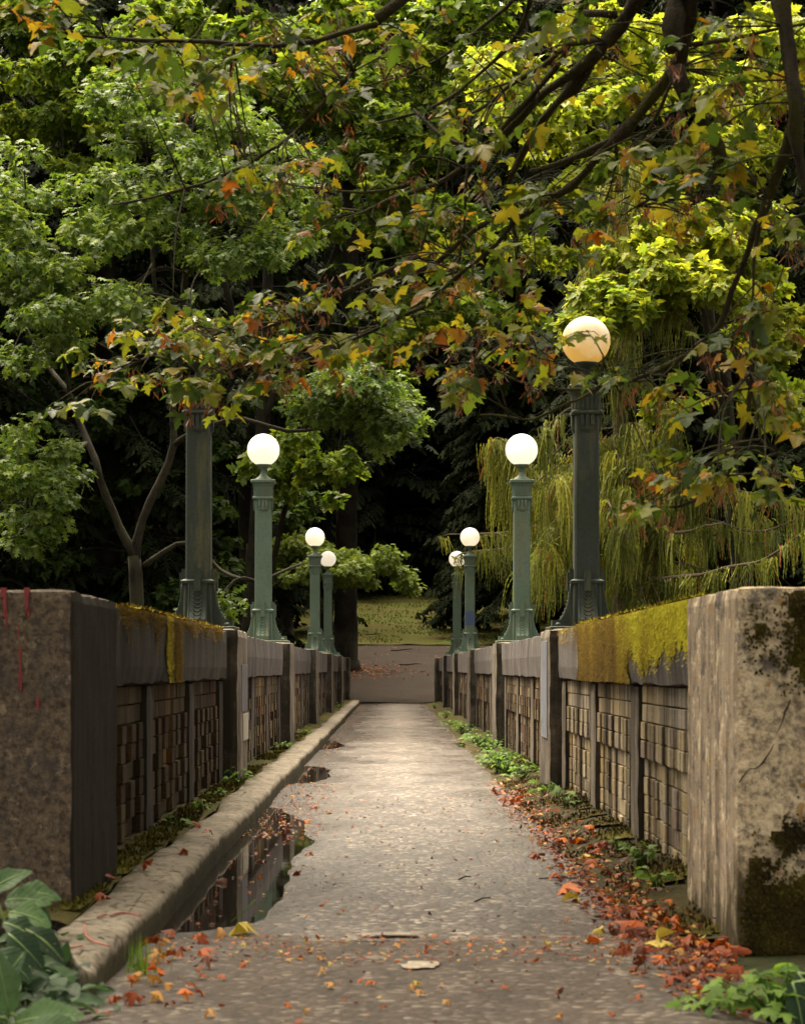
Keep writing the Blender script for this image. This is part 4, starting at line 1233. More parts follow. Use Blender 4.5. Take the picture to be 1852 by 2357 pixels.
for i in big:
    k = random.randrange(5); ci = int(np.argmin([abs(c - leafR[i]) for c in cls]))
    o = bpy.data.objects.new('leaf', lib[(k, ci)]); COL.objects.link(o); o.parent = maple
    o.location = Vector(leafP[i]) - mloc
    o.rotation_euler = frame(leafA[i], leafN[i]).to_euler(); s_ = leafS[i]; o.scale = (s_, s_, s_)
ch = []
for k in range(5):
    s_ = rest[k::5]
    ch.append(leaf_arrays(shapes[k], leafP[s_], leafA[s_], leafN[s_], leafS[s_], leafR[s_]))
leaf_mesh('foliage', ch, M['leaf_near'], maple, 'stuff')
SEED = (np.array([(0, 0, 0), (.10, .12, 0), (.05, .3, 0), (.2, .7, .03), (.08, 1, 0), (-.02, .4, 0)], dtype=np.float32), np.array([(0, 1, 2), (0, 2, 5), (5, 2, 3), (5, 3, 4)], dtype=np.int32))
leaf_mesh('seed_bunches', [leaf_arrays(SEED, np.array(seedP), np.array(seedA), np.array(seedN), np.array(seedS), np.array(seedR))], M['seed'], maple, 'stuff')
# upper crown of the same maple, above the frame: it shades the near end of the bridge
n = 7000
x = rng.uniform(-7, 9, n); y = rng.uniform(-3, 18.5, n)
z = np.maximum(EYE + .3026 * np.maximum(y, 0) + .9, 4.6) + rng.random(n) ** 1.2 * 4.5
keep = ((x - 2.0) / 9.0) ** 2 + ((y - 8) / 11.5) ** 2 < 1
P3 = np.stack([x, y, z], 1)[keep]; n = len(P3)
leaf_mesh('crown', [leaf_arrays(SIMPLE_MAPLE, P3, np.stack([rng.normal(size=n), rng.normal(size=n), rng.normal(size=n) * .3 - .3], 1), np.stack([rng.normal(size=n) * .4, rng.normal(size=n) * .4, np.ones(n)], 1), rng.uniform(.25, .4, n), rng.random(n))], M['leaf_over'], maple, 'stuff')

# ------------------------------------------------------------------ broadleaf trees of the background
def tree(name, label, cat, base, trunk_pts, limbs, blobs, shape, leaf_mat_, bark_mat, leaf_size, n_each, clump_r, group=None, droop=.35, flat_=.5, seed=1, rbias=0.0, dens=1.0):
    """blobs: (x, y, rx, ry in displayed px, distance, depth spread, clumps). Real clumps in space joined to the limbs by boughs."""
    root = empty(name, base, label, cat, group)
    pts, rad = spline(trunk_pts, .5)
    b = MB(); b.tube(pts, rad, 10, .05); b.build('trunk', bark_mat, root)
    sk = [Vector(p) for p in pts]
    for lm in limbs:
        p_, r_ = spline(lm, .4)
        p_ = [p + Vector((nz(p.x, p.z, 1, 1.5), nz(p.x, p.z, 5, 1.5), nz(p.x, p.z, 9, 1.5))) * .06 for p in p_]
        b = MB(); b.tube(p_, r_, 7, .08); b.build('branch', bark_mat, root)
        sk += p_
    SK = np.array([tuple(p) for p in sk])
    rr_ = random.Random(seed)
    cs, rs = [], []
    bt = MB()
    for cx, cy, rx, ry, Yd, Ys, nc in blobs:
        for _ in range(int(nc * dens)):
            while True:
                u, v = rr_.uniform(-1, 1), rr_.uniform(-1, 1)
                if u*u + v*v < 1: break
            c = atd(cx + rx * u, cy + ry * v, Yd + rr_.uniform(-Ys, Ys))
            cs.append(c); rs.append(clump_r * rr_.uniform(.6, 1.25))
            d = SK - np.array(c); q = Vector(SK[int((d ** 2).sum(1).argmin())])
            L = (q - c).length
            if L > 3.2: q = c + (q - c).normalized() * 1.6; L = 1.6
            m_ = q.lerp(c, .5) + Vector((0, 0, .10 * L))
            pp, rd = spline([(q, .02), (m_, .015), (c, .007)], .35)
            bt.tube(pp, rd, 4)
    bt.build('boughs', bark_mat, root, 'stuff')
    P, A, N = clump_leaves(cs, rs, flat_, n_each, droop=droop, seed=seed)
    n = len(P); r = np.random.default_rng(seed)
    clr = np.repeat([0], n)
    big_ = .5 + .5 * np.sin(P[:, 0] * 1.3 + P[:, 2] * .9 + P[:, 1] * .7)
    R = np.clip(r.random(n) ** 1.7 * .8 + big_ * .2 + rbias - .08, 0, 1)
    leaf_mesh('crown', [leaf_arrays(shape, P, A, N, leaf_size * r.uniform(.7, 1.2, n), R)], leaf_mat_, root, 'stuff')
    return root

# oak on the left bank
Yo = 40.0
ob = atd(292, 1300, Yo); obase = Vector((ob.x + .05, Yo, hz(ob.x, Yo)))
oak_trunk = [(obase, .22), (Vector((ob.x + .02, Yo, -1.5)), .15), (ob, .125), (atd(285, 1180, Yo), .115)]
oak_limbs = [
 [(atd(285, 1185, Yo), .10), (atd(255, 1120, Yo), .075), (atd(222, 1050, Yo), .07), (atd(205, 980, Yo), .066), (atd(165, 880, Yo + .5), .06), (atd(140, 830, Yo + .5), .05), (atd(90, 760, Yo + 1), .045), (atd(30, 640, Yo + 1), .03)],
 [(atd(285, 1185, Yo), .10), (atd(305, 1100, Yo), .08), (atd(340, 1020, Yo), .075), (atd(372, 945, Yo), .07), (atd(366, 870, Yo), .06), (atd(384, 700, Yo - .5), .055), (atd(398, 520, Yo - 1), .06), (atd(400, 330, Yo - 1), .045), (atd(420, 180, Yo - 1), .02)],
 [(atd(372, 945, Yo), .06), (atd(440, 905, Yo - .6), .045), (atd(520, 895, Yo - 1), .04), (atd(610, 912, Yo - 1.5), .035), (atd(690, 908, Yo - 2), .028), (atd(780, 860, Yo - 2), .015)],
 [(atd(300, 1200, Yo), .05), (atd(350, 1170, Yo), .045), (atd(400, 1155, Yo), .04), (atd(470, 1210, Yo), .035), (atd(540, 1232, Yo - 1), .03), (atd(640, 1200, Yo), .02)],
 [(atd(368, 860, Yo), .05), (atd(330, 600, Yo), .04), (atd(318, 440, Yo), .03), (atd(315, 330, Yo), .015)],
 [(atd(185, 940, Yo), .04), (atd(100, 1000, Yo - 1), .03), (atd(40, 1040, Yo - 1), .015)],
 [(atd(150, 860, Yo), .04), (atd(110, 640, Yo - 1), .03), (atd(60, 470, Yo - 1), .02)],
]
oak_blobs = [(300,210,120,70,39,2,12),(240,250,90,60,39,2,8),(430,300,190,90,39,2.2,26),(100,480,150,100,38.5,2.2,22),(340,430,190,95,38,2,26),(530,520,110,80,38,2,14),(90,630,110,60,38,2,12),(190,650,150,60,37.5,2,14),(560,420,80,60,38.5,2,9),(50,730,80,55,38,2,7),(40,560,70,60,38,2,7),(40,370,60,60,39,2,6),(460,200,80,60,40,2,6),(600,330,70,40,38.5,2,5),
 (780,840,95,60,37,1.4,18),(720,860,70,45,37,1.2,9),(820,910,55,40,37,1,8),(680,820,60,40,37.5,1.2,6),
 (50,1010,75,60,37.5,1.4,10),(60,1110,60,50,37.5,1.2,6),(120,980,60,35,38,1.2,5),(20,930,50,50,38,1.2,4),(470,1300,25,30,36,1,2)]
tree('oak_tree', 'grey green oak with a forked trunk behind the left wall', 'tree', obase, oak_trunk, oak_limbs, oak_blobs, OAK, M['leaf_oak'], M['bark_oak'], .20, 120, .46, 'broadleaf trees around the bridge', seed=3, rbias=.14)

# low oak spray in front of the big trunk beyond the far end
sb = Vector((-4.6, 66, hz(-4.6, 66)))
tree('young_oak', 'young oak with a low bright spray of leaves beside the far left lamps', 'tree', sb,
     [(sb, .14), (sb + Vector((.2, 0, 2.0)), .11), (sb + Vector((.3, 0, 4.5)), .06)],
     [[(sb + Vector((.2, 0, 2.4)), .06), (atd(640, 1200, 65.5), .045), (atd(730, 1200, 65), .03), (atd(820, 1215, 64.5), .015)]],
     [(650,1180,60,40,65.5,1.2,7),(740,1195,80,35,65,1.2,10),(800,1215,55,28,64.6,1,7),(700,1220,70,25,65,1,6),(620,1200,50,40,65.8,1,6),(850,1240,22,12,64.5,.6,2),(640,1165,50,25,65,1,6),(760,1190,70,25,64,1,6)], OAK, M['leaf_oak'], M['bark_oak'], .22, 170, .50, 'broadleaf trees around the bridge', seed=4, rbias=.5)

# bright maple behind the right wall
mb_ = Vector((8.6, 52, hz(8.6, 52)))
tree('maple_tree', 'bright yellow green maple rising behind the weeping cedar on the right', 'tree', mb_,
     [(mb_, .34), (mb_ + Vector((0, 0, 6)), .28), (mb_ + Vector((-.6, 0, 11)), .2), (mb_ + Vector((-1, 0, 18)), .08)],
     [[(mb_ + Vector((-.3, 0, 9)), .12), (atd(1480, 620, 49), .07), (atd(1330, 640, 46), .03)], [(mb_ + Vector((-.6, 0, 11)), .12), (atd(1500, 480, 48), .06), (atd(1400, 520, 45), .03)],
      [(mb_ + Vector((-.8, 0, 14)), .1), (atd(1400, 250, 50), .06), (atd(1150, 200, 47), .03)], [(mb_ + Vector((-.8, 0, 13)), .1), (atd(1300, 380, 50), .06), (atd(1080, 400, 48), .03)]],
     [(1450,560,150,60,43.2,1.2,20),(1500,470,120,60,43.6,1.2,17),(1320,640,110,50,43,1,13),(1560,600,60,60,43,1,7),(1550,500,90,60,47,1.6,9),(1600,210,100,90,47,2,14),(1250,200,130,60,47,2,14),(1100,170,120,80,48,2,14),(1330,420,120,70,48,2,12),(1640,880,60,60,46,1.4,6),(1600,610,80,60,46,1.5,8),(1560,330,110,60,48,2,10),(1420,120,130,70,48,2,12),(1200,330,120,60,49,2,10),(1650,700,60,70,47,1.5,6),(1250,690,50,40,45,1.2,4),(1180,520,70,40,49,1.5,4),(1640,60,70,60,48,2,6),(1240,40,110,50,49,2,9),(1400,900,60,40,47,1,3)],
     maple_shape(.45, 3), M['leaf_maple'], M['bark_oak'], .25, 80, .55, 'broadleaf trees around the bridge', seed=5, rbias=.55, droop=.55)

ml = Vector((-3.6, 57, hz(-3.6, 57)))
tree('maple_tree', 'mid green maple rising behind the oak at the upper centre', 'tree', ml,
     [(ml, .36), (ml + Vector((0, 0, 7)), .28), (ml + Vector((.3, 0, 14)), .18), (ml + Vector((.5, 0, 21)), .06)],
     [[(ml + Vector((0, 0, 9)), .1), (atd(700, 640, 55), .05), (atd(880, 700, 53), .02)], [(ml + Vector((.2, 0, 13)), .1), (atd(800, 350, 55), .05), (atd(950, 300, 53), .02)], [(ml + Vector((.2, 0, 14)), .1), (atd(300, 150, 56), .06), (atd(120, 130, 55), .03)],
      [(ml + Vector((.2, 0, 8)), .1), (atd(640, 960, 55), .05), (atd(700, 1000, 54), .02)]],
     [(700,190,130,70,53,2,16),(840,300,110,70,53,2,14),(620,140,130,70,54,2,14),(300,90,140,70,55,2,14),(140,170,130,70,55,2,14),(160,300,90,70,54,2,10),(880,470,80,60,53,2,8),(800,400,90,50,53,2,8),(930,180,100,80,54,2,12),(880,640,70,40,53,1.5,6),(480,100,120,60,55,2,10),(60,60,80,60,56,2,6),(40,10,90,40,56,2,5),(1000,0,90,40,53,2,7),(930,20,70,40,54,2,5),(330,20,90,30,56,2,5),(800,20,90,40,54,2,8),(700,60,80,40,55,2,6),(1000,640,80,60,53,1.5,6),(860,760,70,50,53,1.5,7),(640,960,75,35,54,1.2,6),(600,1000,60,40,54,1.2,4),(700,1010,40,50,54,1,3),(960,60,90,50,54,2,8),(1010,480,70,60,54,2,6),(730,290,60,60,54,2,6),(650,480,60,60,55,2,4),(60,260,60,60,55,2,5)],
     maple_shape(.45, 4), M['leaf_maple_mid'], M['bark_dark'], .26, 64, .62, 'broadleaf trees around the bridge', seed=6, rbias=.2, droop=.55)

ub = Vector((-7.2, 61, hz(-7.2, 61)))
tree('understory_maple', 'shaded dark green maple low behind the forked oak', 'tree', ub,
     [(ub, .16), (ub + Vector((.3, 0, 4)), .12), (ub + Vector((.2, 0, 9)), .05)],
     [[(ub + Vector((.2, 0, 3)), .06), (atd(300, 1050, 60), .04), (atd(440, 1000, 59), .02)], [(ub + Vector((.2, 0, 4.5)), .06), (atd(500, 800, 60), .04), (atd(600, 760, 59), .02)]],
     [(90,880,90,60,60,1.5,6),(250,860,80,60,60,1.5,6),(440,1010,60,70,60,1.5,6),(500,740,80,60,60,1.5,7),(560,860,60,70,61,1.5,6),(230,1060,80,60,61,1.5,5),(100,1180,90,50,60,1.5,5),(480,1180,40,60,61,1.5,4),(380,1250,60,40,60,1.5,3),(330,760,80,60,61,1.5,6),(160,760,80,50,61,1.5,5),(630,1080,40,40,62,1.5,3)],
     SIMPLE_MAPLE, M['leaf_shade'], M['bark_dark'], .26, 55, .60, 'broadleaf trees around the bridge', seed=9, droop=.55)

# ------------------------------------------------------------------ weeping cedar
cb = Vector((at(1430, 1000, 44).x, 44, hz(4.5, 44)))
cedar = empty('weeping_cedar', cb, 'weeping cedar with yellow green curtains of drooping foliage behind the right wall', 'tree')
pts, rad = spline([(cb, .30), (Vector((cb.x, 44, 0)), .22), (at(1425, 1000, 44), .13), (at(1432, 700, 44), .085), (at(1440, 450, 44), .04), (at(1436, 340, 44), .012)], .5)
b = MB(); b.tube(pts, rad, 9, .06); b.build('trunk', M['bark_cedar'], cedar)
LB = []
def limb(pl, r0=.04, dens=1.0, lmin=.3, lmax=1.2):
    p_, r_ = spline([(p, r0 + (.008 - r0) * i / (len(pl) - 1)) for i, p in enumerate(pl)], .15)
    p_ = [p + Vector((nz(p.x, p.z, 1, 2.5), nz(p.x, p.z, 5, 2.5), nz(p.x, p.z, 9, 2.5))) * .05 for p in p_]
    b = MB(); b.tube(p_, r_, 6, .1); b.build('branch', M['bark_cedar'], cedar)
    LB.append((p_, dens, lmin, lmax))
limb([at(1425, 1180, 44), at(1310, 1140, 45), at(1230, 1090, 46), at(1165, 1020, 46.5), at(1143, 1004, 46.5), at(1128, 1020, 46.5)], .05, 2.3, .8, 3.0)
limb([at(1425, 1240, 44), at(1280, 1215, 46), at(1150, 1225, 48.5), at(1050, 1228, 50.5), at(1020, 1238, 51)], .045, .9, .3, 1.0)
limb([at(1425, 1270, 44), at(1200, 1265, 48), at(1080, 1272, 50.5), at(1052, 1282, 51.0), at(1043, 1300, 51)], .035, .8, .4, 1.3)
limb([at(1425, 1060, 44), at(1330, 1070, 44), at(1260, 1100, 44.5), at(1215, 1115, 45)], .04, 1.8, .5, 1.5)
limb([at(1430, 1340, 44), at(1560, 1325, 42), at(1710, 1300, 41), at(1780, 1270, 40.5), at(1870, 1210, 40)], .05, 1.2, .3, .9)
limb([at(1430, 1240, 44), at(1530, 1228, 42.5), at(1640, 1208, 42), at(1668, 1200, 42)], .05, 1.0, .3, 1.0)
limb([at(1430, 1210, 44), at(1600, 1190, 43), at(1720, 1220, 42.5), at(1790, 1210, 42), at(1860, 1180, 42)], .045, 1.8, .5, 1.8)
limb([at(1430, 1100, 44), at(1560, 1070, 43), at(1700, 1130, 42.5), at(1850, 1150, 42)], .045, 1.8, .5, 2.0)
limb([at(1430, 860, 44), at(1500, 900, 43.5), at(1550, 980, 43), at(1565, 1040, 43)], .03, 1.6, .3, 1.0)
limb([at(1430, 900, 44), at(1390, 905, 43.5), at(1360, 930, 43.2), at(1350, 960, 43.2)], .03, 1.8, .4, 1.6)
limb([at(1430, 1000, 44), at(1410, 1010, 43), at(1425, 1085, 42.6), at(1440, 1150, 42.4)], .03, 2.6, .8, 2.2)
limb([at(1430, 1040, 44), at(1480, 1040, 43.4), at(1510, 1060, 43.2), at(1530, 1110, 43.2)], .03, 2.2, .5, 2.0)
limb([at(1430, 1180, 44), at(1400, 1150, 42.6), at(1420, 1190, 42), at(1450, 1250, 41.8)], .03, 2.6, .6, 1.8)
for k in range(50):
    zt = random.uniform(330, 1330); a = random.uniform(0, 2 * math.pi)
    L = (.75 + 1.75 * sstep(330, 1250, zt)) * random.uniform(.6, 1.15) * (1.25 if math.cos(a) > 0 else .9)
    p0 = at(1432, zt, 44); d = Vector((math.cos(a), math.sin(a) * .8, 0))
    limb([p0, p0 + d * L * .5 + Vector((0, 0, -.05 * L)), p0 + d * L + Vector((0, 0, -.45 * L))], .022, 1.5, .35, .9 + 1.0 * sstep(400, 1100, zt))
# curtains: serrated hanging strands
sV, sT, sR, off = [], [], [], 0
def strand(p, L, w, r0, out):
    """A serrated hanging strand that first arches outward, then falls."""
    global off
    n = max(6, int(L / .045))
    a = random.uniform(0, math.pi); dx, dy = math.cos(a), math.sin(a); ph = random.random() * 6
    sw = random.uniform(.01, .03)
    vs, fs = [], []
    for i in range(n + 1):
        t = i / n; fall = L * t
        o = out * (1 - math.exp(-3.2 * fall)) 
        ww = w * (1 - .6 * t) * (1.5 if i % 2 else .45) * random.uniform(.6, 1.35)
        cx = p.x + o.x + sw * math.sin(ph + 6 * fall); cy = p.y + o.y; z = p.z - fall + .10 * out.length * math.sin(min(1, 3 * t) * math.pi)
        vs.append((cx - dx * ww, cy - dy * ww, z - random.uniform(0, .04))); vs.append((cx + dx * ww, cy + dy * ww, z - random.uniform(0, .04)))
        if i: fs.append((2*i-2, 2*i-1, 2*i+1)); fs.append((2*i-2, 2*i+1, 2*i))
    sV.extend(vs); sT.extend([(f[0]+off, f[1]+off, f[2]+off) for f in fs]); sR.extend([r0] * len(fs)); off += len(vs)
for p_, dens, lmin, lmax in LB:
    n = len(p_)
    for i, p in enumerate(p_):
        if i < n * .12: continue
        g = nz(p.x, p.y, p.z, .8)
        if random.random() > .72 + g * .7: continue
        # one bunch: strands sharing an outward lean, longest in the middle
        a = random.uniform(0, 2 * math.pi); lean = Vector((math.cos(a), math.sin(a), 0)) * random.uniform(.05, .32)
        Lb = random.uniform(lmin, lmax); tone = min(.85, max(.05, random.gauss(.45, .2)))
        for _ in range(int(dens * random.uniform(9, 20))):
            k = random.gauss(0, 1)
            q = p + Vector((.10 * k, random.gauss(0, .10), random.uniform(-.03, .03)))
            L = max(.15, Lb * (1 - .16 * abs(k)) * random.uniform(.45, 1.05))
            strand(q, L, random.uniform(.007, .020), min(.92, max(0, tone + random.gauss(0, .13))) if random.random() > .03 else 1.0, lean * random.uniform(.4, 1.5) + Vector((random.gauss(0, .06), random.gauss(0, .06), 0)))
me = np_mesh('drooping_foliage', np.array(sV) - np.array(wloc(cedar)), sT, sR)
link_mesh('drooping_foliage', me, M['needle_cedar'], cedar, 'stuff')

# ------------------------------------------------------------------ dark conifers behind
def conifer_meshes(seed, H, R):
    r = random.Random(seed); rg = np.random.default_rng(seed)
    P, A, N, Sx = [], [], [], []
    tb = MB()
    tb.tube([(0, 0, -1), (0, 0, H * .3), (.1, 0, H * .7), (0, 0, H)], [.42, .34, .2, .03], 9, .05)
    br = MB()
    z = 2.0
    while z < H - .5:
        k = 5 if z < H * .7 else 4
        for q in range(k):
            a = r.uniform(0, 2 * math.pi); L = R * (1 - (z / H) ** 1.3) * r.uniform(.65, 1.1) + .4
            d = Vector((math.cos(a), math.sin(a), 0))
            pts = [Vector((0, 0, z)), Vector((0, 0, z)) + d * L * .5 + Vector((0, 0, .05 * L)), Vector((0, 0, z)) + d * L + Vector((0, 0, -.25 * L))]
            br.tube(pts, [.05, .03, .01], 4)
            m = max(4, int(L / .19))
            for i in range(m):
                t = (i + .5) / m
                if t < .15: continue
                p = Vector((0, 0, z)) + d * L * t + Vector((0, 0, .1 * L * t - .35 * L * t * t))
                for sd in (-1, 0, 1):
                    side = Vector((-d.y, d.x, 0)) * sd
                    P.append(p + side * .1 + Vector((0, 0, r.uniform(-.1, .1))))
                    A.append(d * .6 + side * .9 + Vector((0, 0, -r.uniform(.25, .8))))
                    N.append(Vector((r.gauss(0, .3), r.gauss(0, .3), 1)))
                    Sx.append(r.uniform(.32, .68))
        z += r.uniform(.42, .62)
    V, T, Rr = leaf_arrays(FROND, np.array(P), np.array(A), np.array(N), np.array(Sx), rg.random(len(P)))
    crown = np_mesh('crown', V, T, Rr)
    crown.materials.append(M['needle_dark'])
    def mk(b):
        me = bpy.data.meshes.new('m'); me.from_pydata([tuple(v) for v in b.v], [], b.f); me.polygons.foreach_set('use_smooth', b.sm); me.materials.append(M['bark_dark']); return me
    return crown, mk(tb), mk(br)
kinds = [conifer_meshes(1, 34, 4.6), conifer_meshes(2, 30, 4.0), conifer_meshes(3, 38, 5.0)]
spots = []
for row, (Y, x0, x1, dx) in enumerate(((74, -17, 17, 5.2), (97, -24, 26, 4.4), (112, -28, 30, 4.4), (130, -34, 36, 5.0))):
    x = x0
    while x < x1:
        xx, yy = x + random.uniform(-1, 1), Y + random.uniform(-3, 3)
        if not (row == 0 and -5.5 < xx < 5.0) and not (row == 1 and -4.5 < xx < 4.0):
            spots.append((xx, yy, row))
        x += dx
spots += [(-5.2, 91, 1), (5.6, 90, 1), (-8, 62, 0), (9.5, 64, 0), (-12.5, 58, 0), (13.5, 58, 0), (-2.2, 121, 3), (2.2, 120, 3)]
for _ in range(75):       # the wood goes on to both sides of the picture
    sd = random.choice((-1, 1)); yy = random.uniform(24, 105); xx = sd * random.uniform(max(15, .24 * yy + 7), .24 * yy + 42)
    spots.append((xx, yy, 4))
rowname = ['standing close behind the bridge end', 'behind the lawn', 'deep in the wood', 'on the slope at the back of the wood', 'out on the flanks of the valley']
for i, (x, y, row) in enumerate(spots):
    k = random.randrange(3)
    t = empty('conifer_tree', (x, y, hz(x, y) - .2), 'dark conifer with drooping sprays ' + rowname[row], 'tree', 'dark conifers ' + rowname[row])
    t.rotation_euler = (0, 0, random.uniform(0, 6.28)); s_ = random.uniform(.85, 1.12) * (1.16 if row >= 2 else 1); t.scale = (s_, s_, s_)
    for nm, me in zip(('crown', 'trunk', 'branches'), kinds[k]):
        o = bpy.data.objects.new(nm, me); COL.objects.link(o); o.parent = t
        if nm != 'trunk': o['kind'] = 'stuff'

# big bare trunks seen through the leaves
def big_trunk(px, Y, py_base, r, label, lean=0.0, H=26):
    base = at(px, py_base, Y); base.z = hz(base.x, Y) - .1
    t = empty('tall_conifer', base, label, 'tree', None)
    pts = [(base, r * 1.75), (base + Vector((0, 0, .5)), r * 1.22), (base + Vector((lean * .1, 0, 1.6)), r), (base + Vector((lean * .5, 0, H * .5)), r * .8), (base + Vector((lean, 0, H)), r * .4)]
    p_, r_ = spline(pts, .4)
    b = MB(); b.tube(p_, r_, 14, .07); b.build('trunk', M['bark_dark'], t)
    P, A, N, Sx = [], [], [], []
    bb = MB()
    for k in range(90):
        z = random.uniform(7.5, H); a = random.uniform(0, 6.28); L = random.uniform(1.2, 4.2) * (1.15 - z / H * .6); d = Vector((math.cos(a), math.sin(a), 0))
        p0 = base + Vector((lean * z / H, 0, z)); bb.tube([p0, p0 + d * L * .5, p0 + d * L + Vector((0, 0, -.3 * L))], [.05, .03, .01], 4)
        for i in range(int(L / .10)):
            tt = random.uniform(.2, 1); p = p0 + d * L * tt + Vector((random.gauss(0, .2), random.gauss(0, .2), -.3 * L * tt * tt))
            P.append(p); A.append(d + Vector((random.gauss(0, .8), random.gauss(0, .8), -.6))); N.append(Vector((random.gauss(0, .3), random.gauss(0, .3), 1))); Sx.append(random.uniform(.35, .7))
    bb.build('branches', M['bark_dark'], t, 'stuff')
    leaf_mesh('crown', [leaf_arrays(FROND, np.array(P), np.array(A), np.array(N), np.array(Sx), rng.random(len(P)))], M['needle_dark'], t, 'stuff')
big_trunk(793, 74.5, 1545, .40, 'thick dark trunk standing beside the gravel path beyond the left lamps', .3)
big_trunk(1345, 69.5, 1560, .34, 'dark trunk behind the second right lamp, added to shade the bridge end', .3)  # added conifer, its high crown shades the far end of the bridge
big_trunk(575, 68, 1560, .30, 'dark trunk close behind the second left lamp, added to shade the bridge end', -.3)  # second conifer put in for the shade of its crown
big_trunk(655, 80, 1500, .36, 'dark trunk behind the second left lamp', -.4)
big_trunk(560, 84, 1500, .30, 'dark reddish trunk left of the second left lamp', .5)
big_trunk(745, 92, 1440, .34, 'purplish trunk rising above the far lamps', .1)
big_trunk(1445, 82, 1500, .32, 'dark trunk behind the weeping cedar', .3)
big_trunk(1290, 90, 1480, .30, 'dark trunk between the right hand lamps', -.2)
big_trunk(330, 78, 1500, .26, 'thin dark trunk in the shade behind the oak', .2)

# understory shrubs closing the view behind the lawn
for i, (px, Y, w, h) in enumerate(((900, 119, 2.6, 7), (985, 117, 2.2, 5.5), (820, 118, 2.2, 6), (1085, 114, 2.4, 5), (730, 112, 2.2, 5), (640, 108, 2.4, 4.5), (1160, 110, 2.4, 5), (1260, 104, 2.6, 5), (520, 104, 2.6, 5), (420, 98, 2.6, 5), (1380, 98, 2.4, 5), (1500, 96, 2.6, 5), (300, 94, 2.6, 5), (180, 92, 2.6, 5), (60, 90, 2.6, 5), (1640, 92, 2.6, 5), (1780, 92, 2.6, 5), (1010, 95, .7, 1.6), (600, 90, 1.4, 2.5), (1080, 92, 1.2, 2.2))):
    X = (px - 903) * Y / F; base = Vector((X, Y, hz(X, Y)))
    t = empty('rhododendron_shrub', base, 'dark rhododendron shrub in the shade behind the lawn' if i < 17 else 'small dark shrub at the edge of the lawn', 'shrub', 'shrubs behind the lawn' if i < 17 else 'small shrubs at the lawn edge')
    st = MB(); cs, rs = [], []
    for k in range(int(16 * w * h / 12) + 3):
        a = random.uniform(0, 6.28); rr_ = w * math.sqrt(random.random()); zz = random.uniform(.1, 1) * h * (1 - .35 * (rr_ / w) ** 2)
        c = base + Vector((math.cos(a) * rr_, math.sin(a) * rr_ * .7, zz)); cs.append(c); rs.append(random.uniform(.5, .9) * (.6 if w < 1.5 else 1))
        st.tube([base + Vector((random.uniform(-.2, .2), 0, 0)), base.lerp(c, .5) + Vector((0, 0, .2)), c], [.05, .035, .015], 4)
    st.build('stems', M['bark_dark'], t, 'stuff')
    P, A, N = clump_leaves(cs, rs, .75, 55, droop=.5, seed=40 + i)
    r = np.random.default_rng(60 + i); n = len(P)
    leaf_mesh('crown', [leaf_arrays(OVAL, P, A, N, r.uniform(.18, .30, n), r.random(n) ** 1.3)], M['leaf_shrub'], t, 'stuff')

# trees outside the frame that shade the place from the sides and from behind
for i, (x, y, R, zc, lab) in enumerate(((-9.5, 2, 4.8, 6, 'left of the camera'), (9.5, -4, 4.8, 6, 'right of the camera'), (-11, 14, 4.5, 5, 'below the left wall'), (11.5, 14, 4.5, 5, 'below the right wall'))):
    base = Vector((x, y, hz(x, y)))
    t = empty('park_tree', base, 'broad leafy tree standing ' + lab, 'tree')
    b = MB(); b.tube([base + Vector((0, 0, -.2)), base + Vector((.1, 0, zc * .5)), base + Vector((0, 0, zc + 2))], [.4, .3, .1], 9, .05); b.build('trunk', M['bark_mossy'], t)
    r = np.random.default_rng(80 + i); n = 4200
    d = norm(r.normal(size=(n, 3))); P = np.array([x, y, base.z + zc + 1.5]) + d * np.array([R, R, R * .95]) * (r.random(n) ** .4)[:, None]
    P = P[P[:, 2] > base.z + 1.2]; n = len(P)
    keep = ~((P[:, 1] > 0) & (np.abs(P[:, 0] / np.maximum(P[:, 1], .01) + .002) < .205) & (P[:, 2] < EYE + .31 * P[:, 1] + .3))
    P = P[keep]; n = len(P)
    leaf_mesh('crown', [leaf_arrays(SIMPLE_MAPLE, P, r.normal(size=(n, 3)) - [0, 0, .4], r.normal(size=(n, 3)) * .5 + [0, 0, 1], r.uniform(.28, .42, n), r.random(n))], M['leaf_over'], t, 'stuff')

# ------------------------------------------------------------------ lawn grass and leaf litter far away
n = 9000
x = rng.uniform(-9, 9, n); y = rng.uniform(86.3, 116, n)
keep = np.array([nz(a, b_, 0, .35) > -.12 for a, b_ in zip(x, y)]); x, y = x[keep], y[keep]; n = len(x)
z = np.array([hz(a, b_) + .06 for a, b_ in zip(x, y)])
g = leaf_mesh('grass', [leaf_arrays(SIMPLE, np.stack([x, y, z], 1), np.stack([rng.normal(size=n) * .4, rng.normal(size=n) * .4, np.ones(n)], 1), np.stack([rng.normal(size=n), -np.ones(n), rng.normal(size=n) * .3], 1), rng.uniform(.05, .12, n), rng.random(n))], M['grass'], None, 'stuff')
tag(g, 'short mossy grass on the rising lawn', 'grass')
n = 1500
x = np.concatenate([rng.uniform(-8, 8, 900), rng.normal(-1.1, .8, 600)]); y = np.concatenate([rng.uniform(80, 117, 900), rng.normal(74.0, 1.6, 600)])
z = np.array([hz(a, b_) + .075 for a, b_ in zip(x, y)])
g = leaf_mesh('leaf_litter', [leaf_arrays(SIMPLE_MAPLE, np.stack([x, y, z], 1), np.stack([rng.normal(size=n), rng.normal(size=n), rng.normal(size=n) * .2], 1), np.stack([rng.normal(size=n) * .3, rng.normal(size=n) * .3, np.ones(n)], 1), rng.uniform(.04, .10, n), .2 + rng.random(n) * .7)], M['fallen'], None, 'stuff')
tag(g, 'scattered fallen leaves on the gravel and lawn beyond the bridge', 'leaf litter')

